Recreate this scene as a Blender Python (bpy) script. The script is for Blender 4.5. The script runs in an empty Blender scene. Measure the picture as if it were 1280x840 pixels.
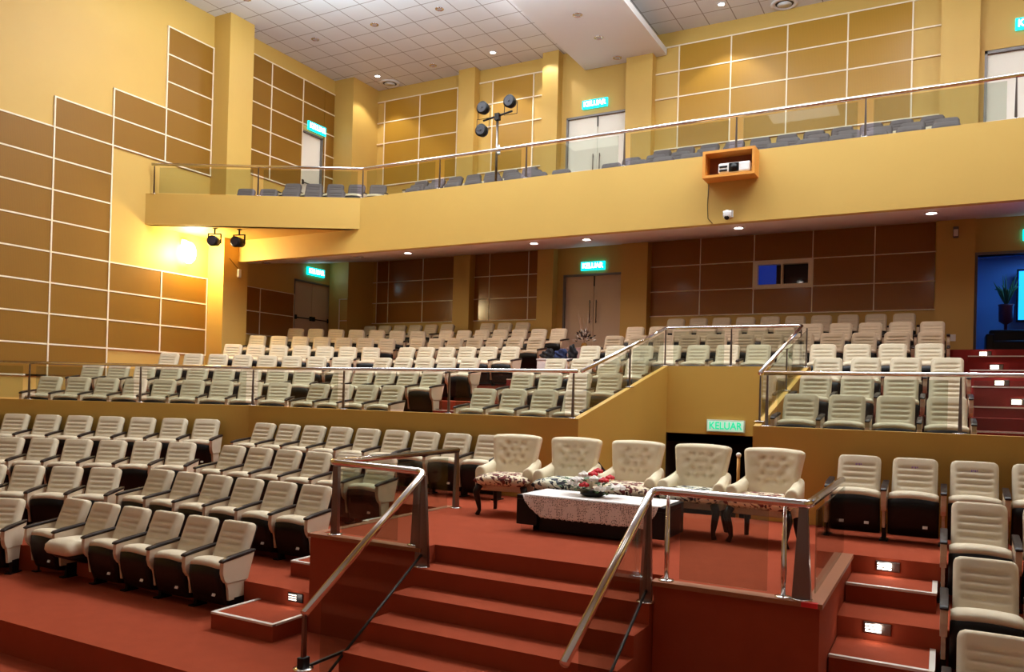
import bpy, bmesh, math, random
from math import sin, cos, pi, radians, sqrt
from mathutils import Vector, Matrix
random.seed(7)
ZO = 2.68                      # camera height over the lowest floor; everything below is laid out from eye level
XL, YB, ZC = -15.8, 18.9, 9.05 # left wall, back wall, ceiling
XR, YF = 9.6, -6.0             # right wall and stage end, behind the viewer
T = radians(26); DV = (cos(T), sin(T)); NV = (-sin(T), cos(T))
col = bpy.context.scene.collection
def clamp(v, a=0., b=1.): return max(a, min(b, v))
def s2l(c):
    c = c/255.
    return c/12.92 if c <= .04045 else ((c+.055)/1.055)**2.4
def rgb(*c): return (s2l(c[0]), s2l(c[1]), s2l(c[2]), 1.)
# ------------------------------------------------------------------ materials
def newmat(name):
    m = bpy.data.materials.new(name); m.use_nodes = True
    nt = m.node_tree; b = nt.nodes['Principled BSDF']
    return m, nt, b
def mat(name, c, rough=.6, metal=0., noise=0., nscale=20., bump=0., bscale=200., spec=.5, coat=0.):
    m, nt, b = newmat(name)
    b.inputs['Base Color'].default_value = c; b.inputs['Roughness'].default_value = rough
    b.inputs['Metallic'].default_value = metal; b.inputs['Specular IOR Level'].default_value = spec
    if coat: b.inputs['Coat Weight'].default_value = coat; b.inputs['Coat Roughness'].default_value = .12
    if noise or bump:
        tc = nt.nodes.new('ShaderNodeTexCoord')
    if noise:
        n = nt.nodes.new('ShaderNodeTexNoise'); n.inputs['Scale'].default_value = nscale; n.inputs['Detail'].default_value = 3
        nt.links.new(tc.outputs['Object'], n.inputs['Vector'])
        mx = nt.nodes.new('ShaderNodeMix'); mx.data_type = 'RGBA'
        mx.inputs['A'].default_value = tuple(v*(1-noise) for v in c[:3])+(1,)
        mx.inputs['B'].default_value = tuple(min(1, v*(1+noise)) for v in c[:3])+(1,)
        nt.links.new(n.outputs['Fac'], mx.inputs['Factor']); nt.links.new(mx.outputs['Result'], b.inputs['Base Color'])
    if bump:
        n2 = nt.nodes.new('ShaderNodeTexNoise'); n2.inputs['Scale'].default_value = bscale
        nt.links.new(tc.outputs['Object'], n2.inputs['Vector'])
        bp = nt.nodes.new('ShaderNodeBump'); bp.inputs['Strength'].default_value = bump; bp.inputs['Distance'].default_value = .01
        nt.links.new(n2.outputs['Fac'], bp.inputs['Height']); nt.links.new(bp.outputs['Normal'], b.inputs['Normal'])
    return m
def emis(name, c, s):
    m, nt, b = newmat(name)
    b.inputs['Base Color'].default_value = c; b.inputs['Emission Color'].default_value = c
    b.inputs['Emission Strength'].default_value = s
    return m
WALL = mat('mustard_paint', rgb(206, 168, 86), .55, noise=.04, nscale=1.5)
WALL_SHADED = mat('mustard_paint_shaded', rgb(196, 154, 68), .55, noise=.04, nscale=1.5)  # same wall paint, darkened for the weaker light on the low walls
def panel_mat(name, c, rough, axis):
    m, nt, b = newmat(name)
    tc = nt.nodes.new('ShaderNodeTexCoord'); w = nt.nodes.new('ShaderNodeTexWave')
    w.bands_direction = axis; w.inputs['Scale'].default_value = 14.
    nt.links.new(tc.outputs['Object'], w.inputs['Vector'])
    mx = nt.nodes.new('ShaderNodeMix'); mx.data_type = 'RGBA'
    mx.inputs['A'].default_value = tuple(v*.93 for v in c[:3])+(1,); mx.inputs['B'].default_value = tuple(min(1, v*1.06) for v in c[:3])+(1,)
    nt.links.new(w.outputs['Fac'], mx.inputs['Factor']); nt.links.new(mx.outputs['Result'], b.inputs['Base Color'])
    b.inputs['Roughness'].default_value = rough
    if rough > .3: b.inputs['Specular IOR Level'].default_value = .3
    return m
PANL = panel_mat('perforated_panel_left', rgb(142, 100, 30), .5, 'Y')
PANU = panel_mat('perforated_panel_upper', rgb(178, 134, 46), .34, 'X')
PANB = panel_mat('lacquered_panel_lower', rgb(150, 96, 40), .16, 'X')
PANBL = panel_mat('lacquered_panel_lower_side', rgb(150, 96, 40), .16, 'Y')
STRIP = mat('white_strip', rgb(246, 232, 205), .45)
SOFF = mat('soffit_paint', rgb(232, 214, 208), .6)
WHITE = mat('white_gypsum', rgb(226, 228, 232), .6)
CARPET = mat('red_carpet', rgb(158, 70, 45), .95, noise=.10, nscale=6, bump=.5, bscale=350, spec=.1)
CARPET2 = mat('deep_red_carpet', rgb(134, 44, 40), .9, noise=.10, nscale=6, bump=.4, bscale=350, spec=.1)
NOSE = mat('white_nosing', rgb(225, 215, 205), .4)
STEEL = mat('polished_steel', rgb(226, 224, 226), .14, metal=1.)
STEELD = mat('brushed_steel', rgb(128, 118, 112), .3, metal=1.)
FAB = mat('beige_fabric', rgb(214, 199, 173), .85, noise=.05, nscale=12, bump=.25, bscale=500, spec=.2)
FABS = mat('beige_fabric_panel', rgb(205, 184, 158), .8, noise=.05, nscale=10, spec=.2)
GREYF = mat('grey_fabric', rgb(98, 88, 92), .85, noise=.05, nscale=10)
BLACK = mat('black_plastic', rgb(11, 10, 11), .42, spec=.3)
DARK = mat('dark_brown_wood', rgb(36, 24, 21), .4, spec=.3)
DARKM = mat('black_metal', rgb(30, 28, 28), .45, metal=.3)
CREAM = mat('cream_upholstery', rgb(232, 218, 188), .85, noise=.04, nscale=9, bump=.2, bscale=400, spec=.2)
DOORM = mat('cream_door', rgb(236, 232, 220), .45)
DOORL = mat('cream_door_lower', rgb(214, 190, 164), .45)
GREYM = mat('grey_metal_frame', rgb(120, 115, 112), .4, metal=.4)
TAG = mat('white_tag', rgb(235, 235, 230), .5)
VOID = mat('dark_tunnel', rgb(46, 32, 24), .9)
def glass_mat():
    m, nt, b = newmat('tinted_glass')
    out = nt.nodes['Material Output']
    tr = nt.nodes.new('ShaderNodeBsdfTransparent'); tr.inputs['Color'].default_value = (.84, .87, .83, 1)
    gl = nt.nodes.new('ShaderNodeBsdfGlossy'); gl.inputs['Roughness'].default_value = .02
    lw = nt.nodes.new('ShaderNodeLayerWeight'); lw.inputs['Blend'].default_value = .5
    pw = nt.nodes.new('ShaderNodeMath'); pw.operation = 'POWER'; pw.inputs[1].default_value = 5.; nt.links.new(lw.outputs['Facing'], pw.inputs[0])
    fr = nt.nodes.new('ShaderNodeMath'); fr.operation = 'MULTIPLY_ADD'; fr.inputs[1].default_value = .9; fr.inputs[2].default_value = .03
    nt.links.new(pw.outputs[0], fr.inputs[0])
    mx = nt.nodes.new('ShaderNodeMixShader')
    nt.links.new(fr.outputs[0], mx.inputs[0]); nt.links.new(tr.outputs[0], mx.inputs[1]); nt.links.new(gl.outputs[0], mx.inputs[2])
    nt.links.new(mx.outputs[0], out.inputs['Surface'])
    return m
GLASS = glass_mat()
def ceiling_mat():
    m, nt, b = newmat('ceiling_tiles')
    tc = nt.nodes.new('ShaderNodeTexCoord'); sp = nt.nodes.new('ShaderNodeSeparateXYZ')
    nt.links.new(tc.outputs['Object'], sp.inputs[0])
    def line(ch, off):
        a = nt.nodes.new('ShaderNodeMath'); a.operation = 'MULTIPLY_ADD'; a.inputs[1].default_value = 1/.64; a.inputs[2].default_value = off
        nt.links.new(sp.outputs[ch], a.inputs[0])
        f = nt.nodes.new('ShaderNodeMath'); f.operation = 'FRACT'; nt.links.new(a.outputs[0], f.inputs[0])
        s = nt.nodes.new('ShaderNodeMath'); s.operation = 'SUBTRACT'; s.inputs[1].default_value = .5; nt.links.new(f.outputs[0], s.inputs[0])
        ab = nt.nodes.new('ShaderNodeMath'); ab.operation = 'ABSOLUTE'; nt.links.new(s.outputs[0], ab.inputs[0])
        g = nt.nodes.new('ShaderNodeMath'); g.operation = 'GREATER_THAN'; g.inputs[1].default_value = .482; nt.links.new(ab.outputs[0], g.inputs[0])
        return g
    gx = line('X', 14.41/.64+.5+50); gy = line('Y', -15.4/.64+.5+50)
    mxm = nt.nodes.new('ShaderNodeMath'); mxm.operation = 'MAXIMUM'
    nt.links.new(gx.outputs[0], mxm.inputs[0]); nt.links.new(gy.outputs[0], mxm.inputs[1])
    mx = nt.nodes.new('ShaderNodeMix'); mx.data_type = 'RGBA'
    n = nt.nodes.new('ShaderNodeTexNoise'); n.inputs['Scale'].default_value = .9; nt.links.new(tc.outputs['Object'], n.inputs['Vector'])
    cr = nt.nodes.new('ShaderNodeMix'); cr.data_type = 'RGBA'
    cr.inputs['A'].default_value = rgb(212, 216, 222); cr.inputs['B'].default_value = rgb(226, 229, 234)
    nt.links.new(n.outputs['Fac'], cr.inputs['Factor']); nt.links.new(cr.outputs['Result'], mx.inputs['A'])
    mx.inputs['B'].default_value = rgb(150, 146, 146)
    nt.links.new(mxm.outputs[0], mx.inputs['Factor']); nt.links.new(mx.outputs['Result'], b.inputs['Base Color'])
    b.inputs['Roughness'].default_value = .8
    return m
CEIL = ceiling_mat()
def blotch_mat(name, base, spot, spot2):
    m, nt, b = newmat(name)
    tc = nt.nodes.new('ShaderNodeTexCoord')
    def layer(scale, thr, seed):
        mp = nt.nodes.new('ShaderNodeMapping'); mp.inputs['Location'].default_value = (seed, seed*.7, seed*.3)
        nt.links.new(tc.outputs['Object'], mp.inputs['Vector'])
        n = nt.nodes.new('ShaderNodeTexNoise'); n.inputs['Scale'].default_value = scale; n.inputs['Detail'].default_value = 1.2
        n.inputs['Distortion'].default_value = .8
        nt.links.new(mp.outputs[0], n.inputs['Vector'])
        r = nt.nodes.new('ShaderNodeValToRGB'); r.color_ramp.elements[0].position = thr; r.color_ramp.elements[1].position = thr+.03
        nt.links.new(n.outputs['Fac'], r.inputs['Fac']); return r
    r1 = layer(13., .505, 0.); r2 = layer(19., .60, 5.)
    m1 = nt.nodes.new('ShaderNodeMix'); m1.data_type = 'RGBA'; m1.inputs['A'].default_value = base; m1.inputs['B'].default_value = spot
    nt.links.new(r1.outputs['Color'], m1.inputs['Factor'])
    m2 = nt.nodes.new('ShaderNodeMix'); m2.data_type = 'RGBA'; m2.inputs['B'].default_value = spot2
    nt.links.new(m1.outputs['Result'], m2.inputs['A']); nt.links.new(r2.outputs['Color'], m2.inputs['Factor'])
    nt.links.new(m2.outputs['Result'], b.inputs['Base Color']); b.inputs['Roughness'].default_value = .85
    return m
SPOTR = blotch_mat('maroon_leaf_print', rgb(236, 218, 188), rgb(112, 44, 40), rgb(70, 28, 26))
SPOTB = blotch_mat('black_leaf_print', rgb(232, 228, 205), rgb(38, 38, 46), rgb(90, 98, 104))
def lace_mat():
    m, nt, b = newmat('lace_cloth')
    out = nt.nodes['Material Output']; tc = nt.nodes.new('ShaderNodeTexCoord')
    b.inputs['Base Color'].default_value = rgb(238, 232, 230); b.inputs['Roughness'].default_value = .8
    v = nt.nodes.new('ShaderNodeTexVoronoi'); v.inputs['Scale'].default_value = 60; v.inputs['Randomness'].default_value = .45
    nt.links.new(tc.outputs['Object'], v.inputs['Vector'])
    r = nt.nodes.new('ShaderNodeValToRGB'); r.color_ramp.elements[0].position = .30; r.color_ramp.elements[1].position = .36
    r.color_ramp.elements[0].color = (0, 0, 0, 1); r.color_ramp.elements[1].color = (1, 1, 1, 1)
    nt.links.new(v.outputs['Distance'], r.inputs['Fac'])
    tr = nt.nodes.new('ShaderNodeBsdfTransparent'); mx = nt.nodes.new('ShaderNodeMixShader')
    nt.links.new(r.outputs['Color'], mx.inputs[0]); nt.links.new(tr.outputs[0], mx.inputs[1]); nt.links.new(b.outputs[0], mx.inputs[2])
    nt.links.new(mx.outputs[0], out.inputs['Surface'])
    return m
LACE = lace_mat()
LINEN = mat('white_linen', rgb(238, 232, 230), .8)
# ------------------------------------------------------------------ mesh helpers
def obj(name, bm, m, parent=None, smooth=False, loc=None):
    me = bpy.data.meshes.new(name); bm.normal_update(); bm.to_mesh(me); bm.free()
    ms = m if isinstance(m, (list, tuple)) else [m]
    for k in ms: me.materials.append(k)
    if smooth:
        for p in me.polygons: p.use_smooth = True
    o = bpy.data.objects.new(name, me); col.objects.link(o)
    if parent: o.parent = parent
    if loc: o.location = loc
    return o
def thing(name, label, cat, loc=(0, 0, 0), rz=0., group=None):
    o = bpy.data.objects.new(name, None); o.empty_display_size = .1; col.objects.link(o)
    o.location = loc; o.rotation_euler = (0, 0, rz)
    o['label'] = label; o['category'] = cat
    if group: o['group'] = group
    return o
def tag(o, label, cat, group=None, kind=None):
    o['label'] = label; o['category'] = cat
    if group: o['group'] = group
    if kind: o['kind'] = kind
    return o
def struct(o, label=None):
    o['kind'] = 'structure'
    if label: o['label'] = label
    return o
def box(bm, x0, x1, y0, y1, z0, z1, mi=0):
    vs = [bm.verts.new((x, y, z)) for z in (z0, z1) for y in (y0, y1) for x in (x0, x1)]
    for f in ((0, 2, 3, 1), (4, 5, 7, 6), (0, 1, 5, 4), (2, 6, 7, 3), (0, 4, 6, 2), (1, 3, 7, 5)):
        fc = bm.faces.new([vs[i] for i in f]); fc.material_index = mi
    return vs
def BX(*a): bm = bmesh.new(); box(bm, *a); return bm
def bevel(bm, w, seg=2):
    bmesh.ops.bevel(bm, geom=bm.edges[:], offset=w, segments=seg, affect='EDGES', profile=.5); return bm
def prism(bm, pts, z0, z1, mi=0):
    """vertical prism over the plan polygon pts (counter-clockwise)"""
    a = [bm.verts.new((x, y, z0)) for x, y in pts]; b = [bm.verts.new((x, y, z1)) for x, y in pts]
    n = len(pts)
    bm.faces.new(b).material_index = mi; bm.faces.new(a[::-1]).material_index = mi
    for i in range(n): bm.faces.new((a[i], a[(i+1) % n], b[(i+1) % n], b[i])).material_index = mi
def extrude_x(bm, prof, x0, x1, mi=0):
    """profile of (y, z) points carried from x0 to x1"""
    a = [bm.verts.new((x0, y, z)) for y, z in prof]; b = [bm.verts.new((x1, y, z)) for y, z in prof]
    n = len(prof)
    bm.faces.new(a).material_index = mi; bm.faces.new(b[::-1]).material_index = mi
    for i in range(n): bm.faces.new((a[i], b[i], b[(i+1) % n], a[(i+1) % n])).material_index = mi
def tube(bm, pts, r, seg=12, mi=0, caps=True):
    pts = [Vector(p) for p in pts]; rings = []
    rs = r if isinstance(r, (list, tuple)) else [r]*len(pts)
    up = Vector((0, 0, 1)); prev = None
    for i, p in enumerate(pts):
        if i == 0: d = pts[1]-p
        elif i == len(pts)-1: d = p-pts[-2]
        else: d = (pts[i+1]-p).normalized()+(p-pts[i-1]).normalized()
        d.normalize()
        if prev is None:
            ref = up if abs(d.z) < .95 else Vector((1, 0, 0))
            u = d.cross(ref).normalized()
        else:
            u = prev-d*prev.dot(d); u.normalize()
        prev = u; v = d.cross(u)
        rings.append([bm.verts.new(p+(u*cos(a)+v*sin(a))*rs[i]) for a in [2*pi*k/seg for k in range(seg)]])
    for A, B in zip(rings, rings[1:]):
        for k in range(seg): bm.faces.new((A[k], A[(k+1) % seg], B[(k+1) % seg], B[k])).material_index = mi
    if caps:
        bm.faces.new(rings[0][::-1]).material_index = mi; bm.faces.new(rings[-1]).material_index = mi
def lathe(bm, prof, cx=0, cy=0, seg=20, mi=0):
    rings = [[bm.verts.new((cx+r*cos(2*pi*k/seg), cy+r*sin(2*pi*k/seg), z)) for k in range(seg)] for r, z in prof]
    for A, B in zip(rings, rings[1:]):
        for k in range(seg): bm.faces.new((A[k], A[(k+1) % seg], B[(k+1) % seg], B[k])).material_index = mi
    bm.faces.new(rings[0][::-1]); bm.faces.new(rings[-1])
def ball(bm, c, r, u=12, v=8, sc=(1, 1, 1)):
    m = Matrix.Translation(c) @ Matrix.Diagonal((r*sc[0], r*sc[1], r*sc[2], 1))
    bmesh.ops.create_uvsphere(bm, u_segments=u, v_segments=v, radius=1, matrix=m)
def holes_wall(bm, axis, c, a0, a1, z0, z1, holes, th):
    """wall with rectangular holes. axis 'Y': plane Y=c..c+th over X a0..a1;  axis 'X': plane X=c..c+th over Y"""
    xs = sorted({a0, a1, *[h[0] for h in holes], *[h[1] for h in holes]}); zs = sorted({z0, z1, *[h[2] for h in holes], *[h[3] for h in holes]})
    for i in range(len(xs)-1):
        for j in range(len(zs)-1):
            mx, mz = (xs[i]+xs[i+1])/2, (zs[j]+zs[j+1])/2
            if any(h[0] < mx < h[1] and h[2] < mz < h[3] for h in holes): continue
            if axis == 'Y': box(bm, xs[i], xs[i+1], min(c, c+th), max(c, c+th), zs[j], zs[j+1])
            else: box(bm, min(c, c+th), max(c, c+th), xs[i], xs[i+1], zs[j], zs[j+1])
def bend(Yr, off):
    X = (Yr*cos(T)-off)/sin(T); return X
def slab(Yr, off, z0, z1, x0, x1, yback, name='floor', m=CARPET):
    """terrace whose front edge runs along Y=Yr and then turns 26 degrees towards the left wall"""
    bm = bmesh.new(); xb = bend(Yr, off)
    if xb > x0:
        yl = (off+x0*sin(T))/cos(T)
        pts = [(x0, yl), (xb, Yr), (x1, Yr), (x1, yback), (x0, yback)]
    else: pts = [(x0, Yr), (x1, Yr), (x1, yback), (x0, yback)]
    prism(bm, pts, z0, z1); return struct(obj(name, bm, m))
FL = -2.68
# ------------------------------------------------------------------ room shell
struct(obj('floor', BX(XL, XR, YF, YB, FL-.1, FL), CARPET))
struct(obj('ceiling', BX(XL-.2, XR+.2, YF-.2, YB+.2, ZC, ZC+.1), CEIL))
bm = bmesh.new()
LD = (16.33, 17.88, 1.07, 3.08); LU = (16.45, 17.32, 4.85, 7.25)
holes_wall(bm, 'X', XL, YF, YB+.2, FL, ZC, [LD, LU], -.2)
struct(obj('wall_left', bm, WALL))
BD = (-8.83, -7.13, 1.07, 3.2); BU = (-8.86, -7.13, 4.85, 7.33); BR = (.53, 2.4, 1.07, 3.14); UR = (.6, 2.4, 4.85, 7.36)
WIN = (-3.93, -2.66, 2.65, 3.25)
bm = bmesh.new(); holes_wall(bm, 'Y', YB, XL, XR, FL, ZC, [BD, BU, BR, UR, WIN], .2)
struct(obj('wall_back', bm, WALL))
GREYW = mat('pale_grey_paint', rgb(200, 196, 190), .7)
struct(obj('wall_right', BX(XR, XR+.2, YF, YB+.2, FL, ZC), WALL))
struct(obj('wall_stage', BX(XL-.2, XR+.2, YF-.2, YF, FL, ZC), GREYW))
# pilasters
def pil(name, x0, x1, y0, y1, z0, z1): return struct(obj(name, BX(x0, x1, y0, y1, z0, z1), WALL))
for x0, x1 in ((-12.08, -11.55), (-9.46, -9.0), (-7.12, -6.44), (-.2, .5)):
    pil('wall_pilaster', x0, x1, YB-.28, YB, -1, ZC)
pil('wall_pilaster', XL, XL+.55, 13.4, 14.15, -1.4, ZC)
pil('wall_pilaster', XL, -15.1, 17.75, YB, -1, ZC)
# panelling -------------------------------------------------------------
def panelling(axis, c, side, us, zs, cells, m, strips, label, w=.03):
    """cells: filled panels (i,j); strips: (u0,z0,u1,z1) white battens. side: direction towards the room"""
    bm = bmesh.new(); g = .012
    for i, j in cells:
        a0, a1, b0, b1 = us[i]+g, us[i+1]-g, zs[j]+g, zs[j+1]-g
        if axis == 'X': box(bm, min(c, c+side*.025), max(c, c+side*.025), a0, a1, b0, b1)
        else: box(bm, a0, a1, min(c, c+side*.025), max(c, c+side*.025), b0, b1)
    o = struct(obj('wall_panelling', bm, m), label)
    bm = bmesh.new()
    for u0, z0, u1, z1 in strips:
        if u0 == u1: a0, a1, b0, b1 = u0-w/2, u0+w/2, z0-w/2, z1+w/2
        else: a0, a1, b0, b1 = u0-w/2, u1+w/2, z0-w/2, z0+w/2
        dp = .037 if u0 == u1 else .035
        if axis == 'X': box(bm, min(c, c+side*dp), max(c, c+side*dp), a0, a1, b0, b1)
        else: box(bm, a0, a1, min(c, c+side*dp), max(c, c+side*dp), b0, b1)
    obj('batten', bm, STRIP, o)
    return o
ly = [6.98, 8.24, 9.52, 10.79, 12.09, 13.37]
lz = [.16, .79, 1.40, 2.02, 2.64, 3.27, 3.89, 4.52, 5.15, 5.76, 6.37, 7.0, 7.63, 8.26]
cells = [(i, j) for i in (0, 1) for j in range(0, 8)]+[(2, j) for j in range(0, 9)]
cells += [(3, j) for j in (1, 2, 3, 8, 9)]+[(4, j) for j in (1, 2, 3, 8, 9, 10, 11, 12)]
st = [(6.98, lz[j], 9.52, lz[j]) for j in range(0, 9)]+[(9.52, lz[j], 10.79, lz[j]) for j in range(1, 10)]
st += [(10.79, lz[j], 13.37, lz[j]) for j in (1, 2, 3, 4, 8, 9, 10)]+[(12.09, lz[j], 13.37, lz[j]) for j in (11, 12, 13)]
st += [(9.52, .16, 9.52, 5.76), (10.79, .16, 10.79, 6.37), (12.09, .79, 12.09, 2.64), (12.09, 5.15, 12.09, 8.26), (13.37, .79, 13.37, 2.64), (13.37, 5.15, 13.37, 8.26), (8.24, .16, 8.24, 5.15), (6.98, .16, 6.98, 5.15), (9.1, .16, 9.52, .16)]
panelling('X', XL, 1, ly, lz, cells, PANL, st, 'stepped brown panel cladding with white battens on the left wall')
ey = [14.17, 15.28, 16.45, 17.32, 17.74]; ez = [5.54, 6.165, 6.785, 7.41, 8.02, 8.63]
cells = [(i, j) for i in (0, 1) for j in range(5)]+[(2, 3), (2, 4), (3, 0), (3, 1), (3, 2), (3, 3), (3, 4)]
st = [(14.17, z, 16.45, z) for z in ez]+[(16.45, ez[4], 17.74, ez[4]), (16.45, ez[5], 17.74, ez[5]), (16.45, ez[3], 17.74, ez[3]), (17.37, ez[2], 17.74, ez[2]), (17.37, ez[1], 17.74, ez[1]), (17.37, ez[0], 17.74, ez[0])]
st += [(15.28, ez[0], 15.28, ez[5]), (16.45, ez[0], 16.45, ez[5]), (17.37, ez[0], 17.37, ez[3])]
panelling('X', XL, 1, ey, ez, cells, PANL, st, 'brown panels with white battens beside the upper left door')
fy = [14.17, 15.08, 16.31]; fz = [1.415, 2.015, 2.635]
panelling('X', XL, 1, fy, fz, [(i, j) for i in (0, 1) for j in (0, 1)], PANBL,
          [(14.17, z, 16.31, z) for z in fz]+[(15.08, fz[0], 15.08, fz[2]), (16.31, fz[0], 16.31, fz[2])], 'dark brown panels beside the lower left door', .02)
bm = bmesh.new(); box(bm, -15.4, -15.38, 17.725, 17.75, 1.4, 2.66); box(bm, -15.38, -15.11, 17.725, 17.75, 2.64, 2.66); box(bm, -15.38, -15.11, 17.725, 17.75, 2.02, 2.04)
struct(obj('trim_3', bm, STRIP))
uz = [6.16, 6.79, 7.42, 8.05, 8.68]
def upper(x0, x1, vx, cl, label):
    us = [x0]+vx+[x1]
    cells = [(i, j) for i in cl for j in range(4)]
    panelling('Y', YB, -1, us, uz, cells, PANU, [(x0, z, x1, z) for z in uz]+[(x, uz[0], x, uz[4]) for x in vx], label)
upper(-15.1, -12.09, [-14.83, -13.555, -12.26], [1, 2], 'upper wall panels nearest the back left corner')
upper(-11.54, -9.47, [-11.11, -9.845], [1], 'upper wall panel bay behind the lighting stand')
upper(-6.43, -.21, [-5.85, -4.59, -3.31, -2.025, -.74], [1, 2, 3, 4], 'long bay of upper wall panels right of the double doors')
bz = [2.05, 2.65, 3.27, 3.9]
def lower(x0, x1, vx, cl, label, skip=()):
    us = [x0]+vx+[x1]
    cells = [(i, j) for i in cl for j in range(3) if (i, j) not in skip]
    zs = bz[:-1]
    panelling('Y', YB, -1, us, bz, cells, PANB, [(x0, z, x1, z) for z in zs if z != 99]+[(x, bz[0], x, bz[3]) for x in vx], label, .022)
lower(-15.1+.0, -12.09, [-14.95, -14.52, -13.285, -12.1], [1, 2, 3], 'lacquered brown panels at the back left under the balcony')
lower(-11.54, -9.47, [-11.06, -9.85], [0, 1, 2], 'lacquered brown panels between two pilasters under the balcony')
us = [-6.43, -5.203, -3.942, -2.652, -1.381, -.21]
bm = bmesh.new()
panelling('Y', YB, -1, us, bz, [(i, j) for i in range(5) for j in range(3) if (i, j) != (2, 1)], PANB,
          [(us[0], bz[0], us[-1], bz[0]), (us[0], bz[1], us[2], bz[1]), (us[3], bz[1], us[-1], bz[1]), (us[0], bz[2], us[2], bz[2]), (us[3], bz[2], us[-1], bz[2])]
          + [(x, bz[0], x, 3.9) for x in us[1:-1] if x not in (us[2], us[3])]+[(us[2], bz[0], us[2], bz[1]), (us[3], bz[0], us[3], bz[1]), (us[2], bz[2], us[2], 3.9), (us[3], bz[2], us[3], 3.9)],
          'lacquered brown panels around the small window', .022)
bm.free()
# small sliding window ----------------------------------------------------
w = struct(obj('window_1', BX(WIN[0], WIN[1], YB+.12, YB+.14, WIN[2], WIN[3]), mat('night_glass', rgb(10, 12, 16), .06)), 'small two-pane sliding window in the back wall')
bm = bmesh.new()
for a in ((WIN[0]-.03, WIN[1]+.03, WIN[3]-.07, WIN[3]+.03), (WIN[0]-.03, WIN[1]+.03, WIN[2]-.03, WIN[2]+.07), (WIN[0]-.03, WIN[0]+.08, WIN[2]+.07, WIN[3]-.07), (WIN[1]-.08, WIN[1]+.03, WIN[2]+.07, WIN[3]-.07), (-3.33, -3.29, WIN[2]+.07, WIN[3]-.07)):
    box(bm, a[0], a[1], YB-.05, YB+.11, a[2], a[3])
obj('window_frame', bm, mat('pale_frame', rgb(240, 226, 204), .5), w)
obj('lit_pane', BX(-3.85, -3.46, YB+.10, YB+.118, WIN[2]+.07, WIN[3]-.07), emis('blue_room_glow', rgb(30, 60, 170), .35), w)
# doors ---------------------------------------------------------------------
def back_door(n, r, m, label, bars=True):
    x0, x1, z0, z1 = r
    d = thing('door_%d' % n, label, 'door', ((x0+x1)/2, YB+.06, z0)); d['kind'] = 'structure'
    del d['category']; hw = (x1-x0)/2; h = z1-z0
    for s in (-1, 1):
        bm = bmesh.new(); a, b = (-hw+.05, -.004) if s < 0 else (.004, hw-.05)
        box(bm, a, b, 0, .045, .02, h-.05); bevel(bm, .004, 1)
        lf = obj('door_leaf', bm, m, d)
        bm = bmesh.new(); tube(bm, [(s*.09, -.05, .85), (s*.09, -.05, 1.45)], .014, 8); tube(bm, [(s*.09, 0, .9), (s*.09, -.05, .9)], .01, 6); tube(bm, [(s*.09, 0, 1.4), (s*.09, -.05, 1.4)], .01, 6)
        obj('pull_handle', bm, STEELD, lf, True)
    bm = bmesh.new()
    box(bm, -hw, -hw+.05, -.06, .1, 0, h); box(bm, hw-.05, hw, -.06, .1, 0, h); box(bm, -hw, hw, -.06, .1, h-.05, h)
    obj('door_frame', bm, GREYM, d)
    obj('closer_arm', BX(.0, .02, -.03, 0, h-.32, h-.06), BLACK, d)
    return d
back_door(1, BD, DOORL, 'cream double door under the balcony below the lit exit sign')
back_door(2, BU, DOORM, 'white double door on the balcony between two pilasters')
def side_door(n, r, m, label, double):
    y0, y1, z0, z1 = r
    d = thing('door_%d' % n, label, 'door', (XL-.06, (y0+y1)/2, z0)); d['kind'] = 'structure'; del d['category']
    hw = (y1-y0)/2; h = z1-z0
    for a, b in (((-hw+.05, -.004), (.004, hw-.05)) if double else ((-hw+.05, hw-.05),)):
        lf = obj('door_leaf', bevel(BX(-.045, 0, a, b, .02, h-.05), .004, 1), m, d)
        bm = bmesh.new(); tube(bm, [(.06, a+.06, .95), (.06, b-.06, .95)], .016, 8); box(bm, 0, .07, a+.03, a+.08, .9, 1.02); box(bm, 0, .07, b-.08, b-.03, .9, 1.02)
        obj('push_bar', bm, DARKM, lf)
    bm = bmesh.new()
    box(bm, -.1, .06, -hw, -hw+.05, 0, h); box(bm, -.1, .06, hw-.05, hw, 0, h); box(bm, -.1, .06, -hw, hw, h-.05, h)
    obj('door_frame', bm, GREYM, d)
side_door(3, LD, DOORL, 'beige double door with push bars in the left wall under the balcony', True)
side_door(4, LU, DOORM, 'single door in the left wall of the balcony', False)
d = thing('door_5', 'white door at the right end of the balcony', 'door', (1.5, YB+.06, 4.85)); d['kind'] = 'structure'; del d['category']
obj('door_leaf', bevel(BX(-.85, .85, 0, .045, 0, 2.44), .004, 1), DOORM, d)
bm = bmesh.new(); box(bm, -.9, -.85, -.06, .1, 0, 2.5); box(bm, .85, .9, -.06, .1, 0, 2.5); box(bm, -.9, .9, -.06, .1, 2.44, 2.5); obj('door_frame', bm, GREYM, d)
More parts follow.
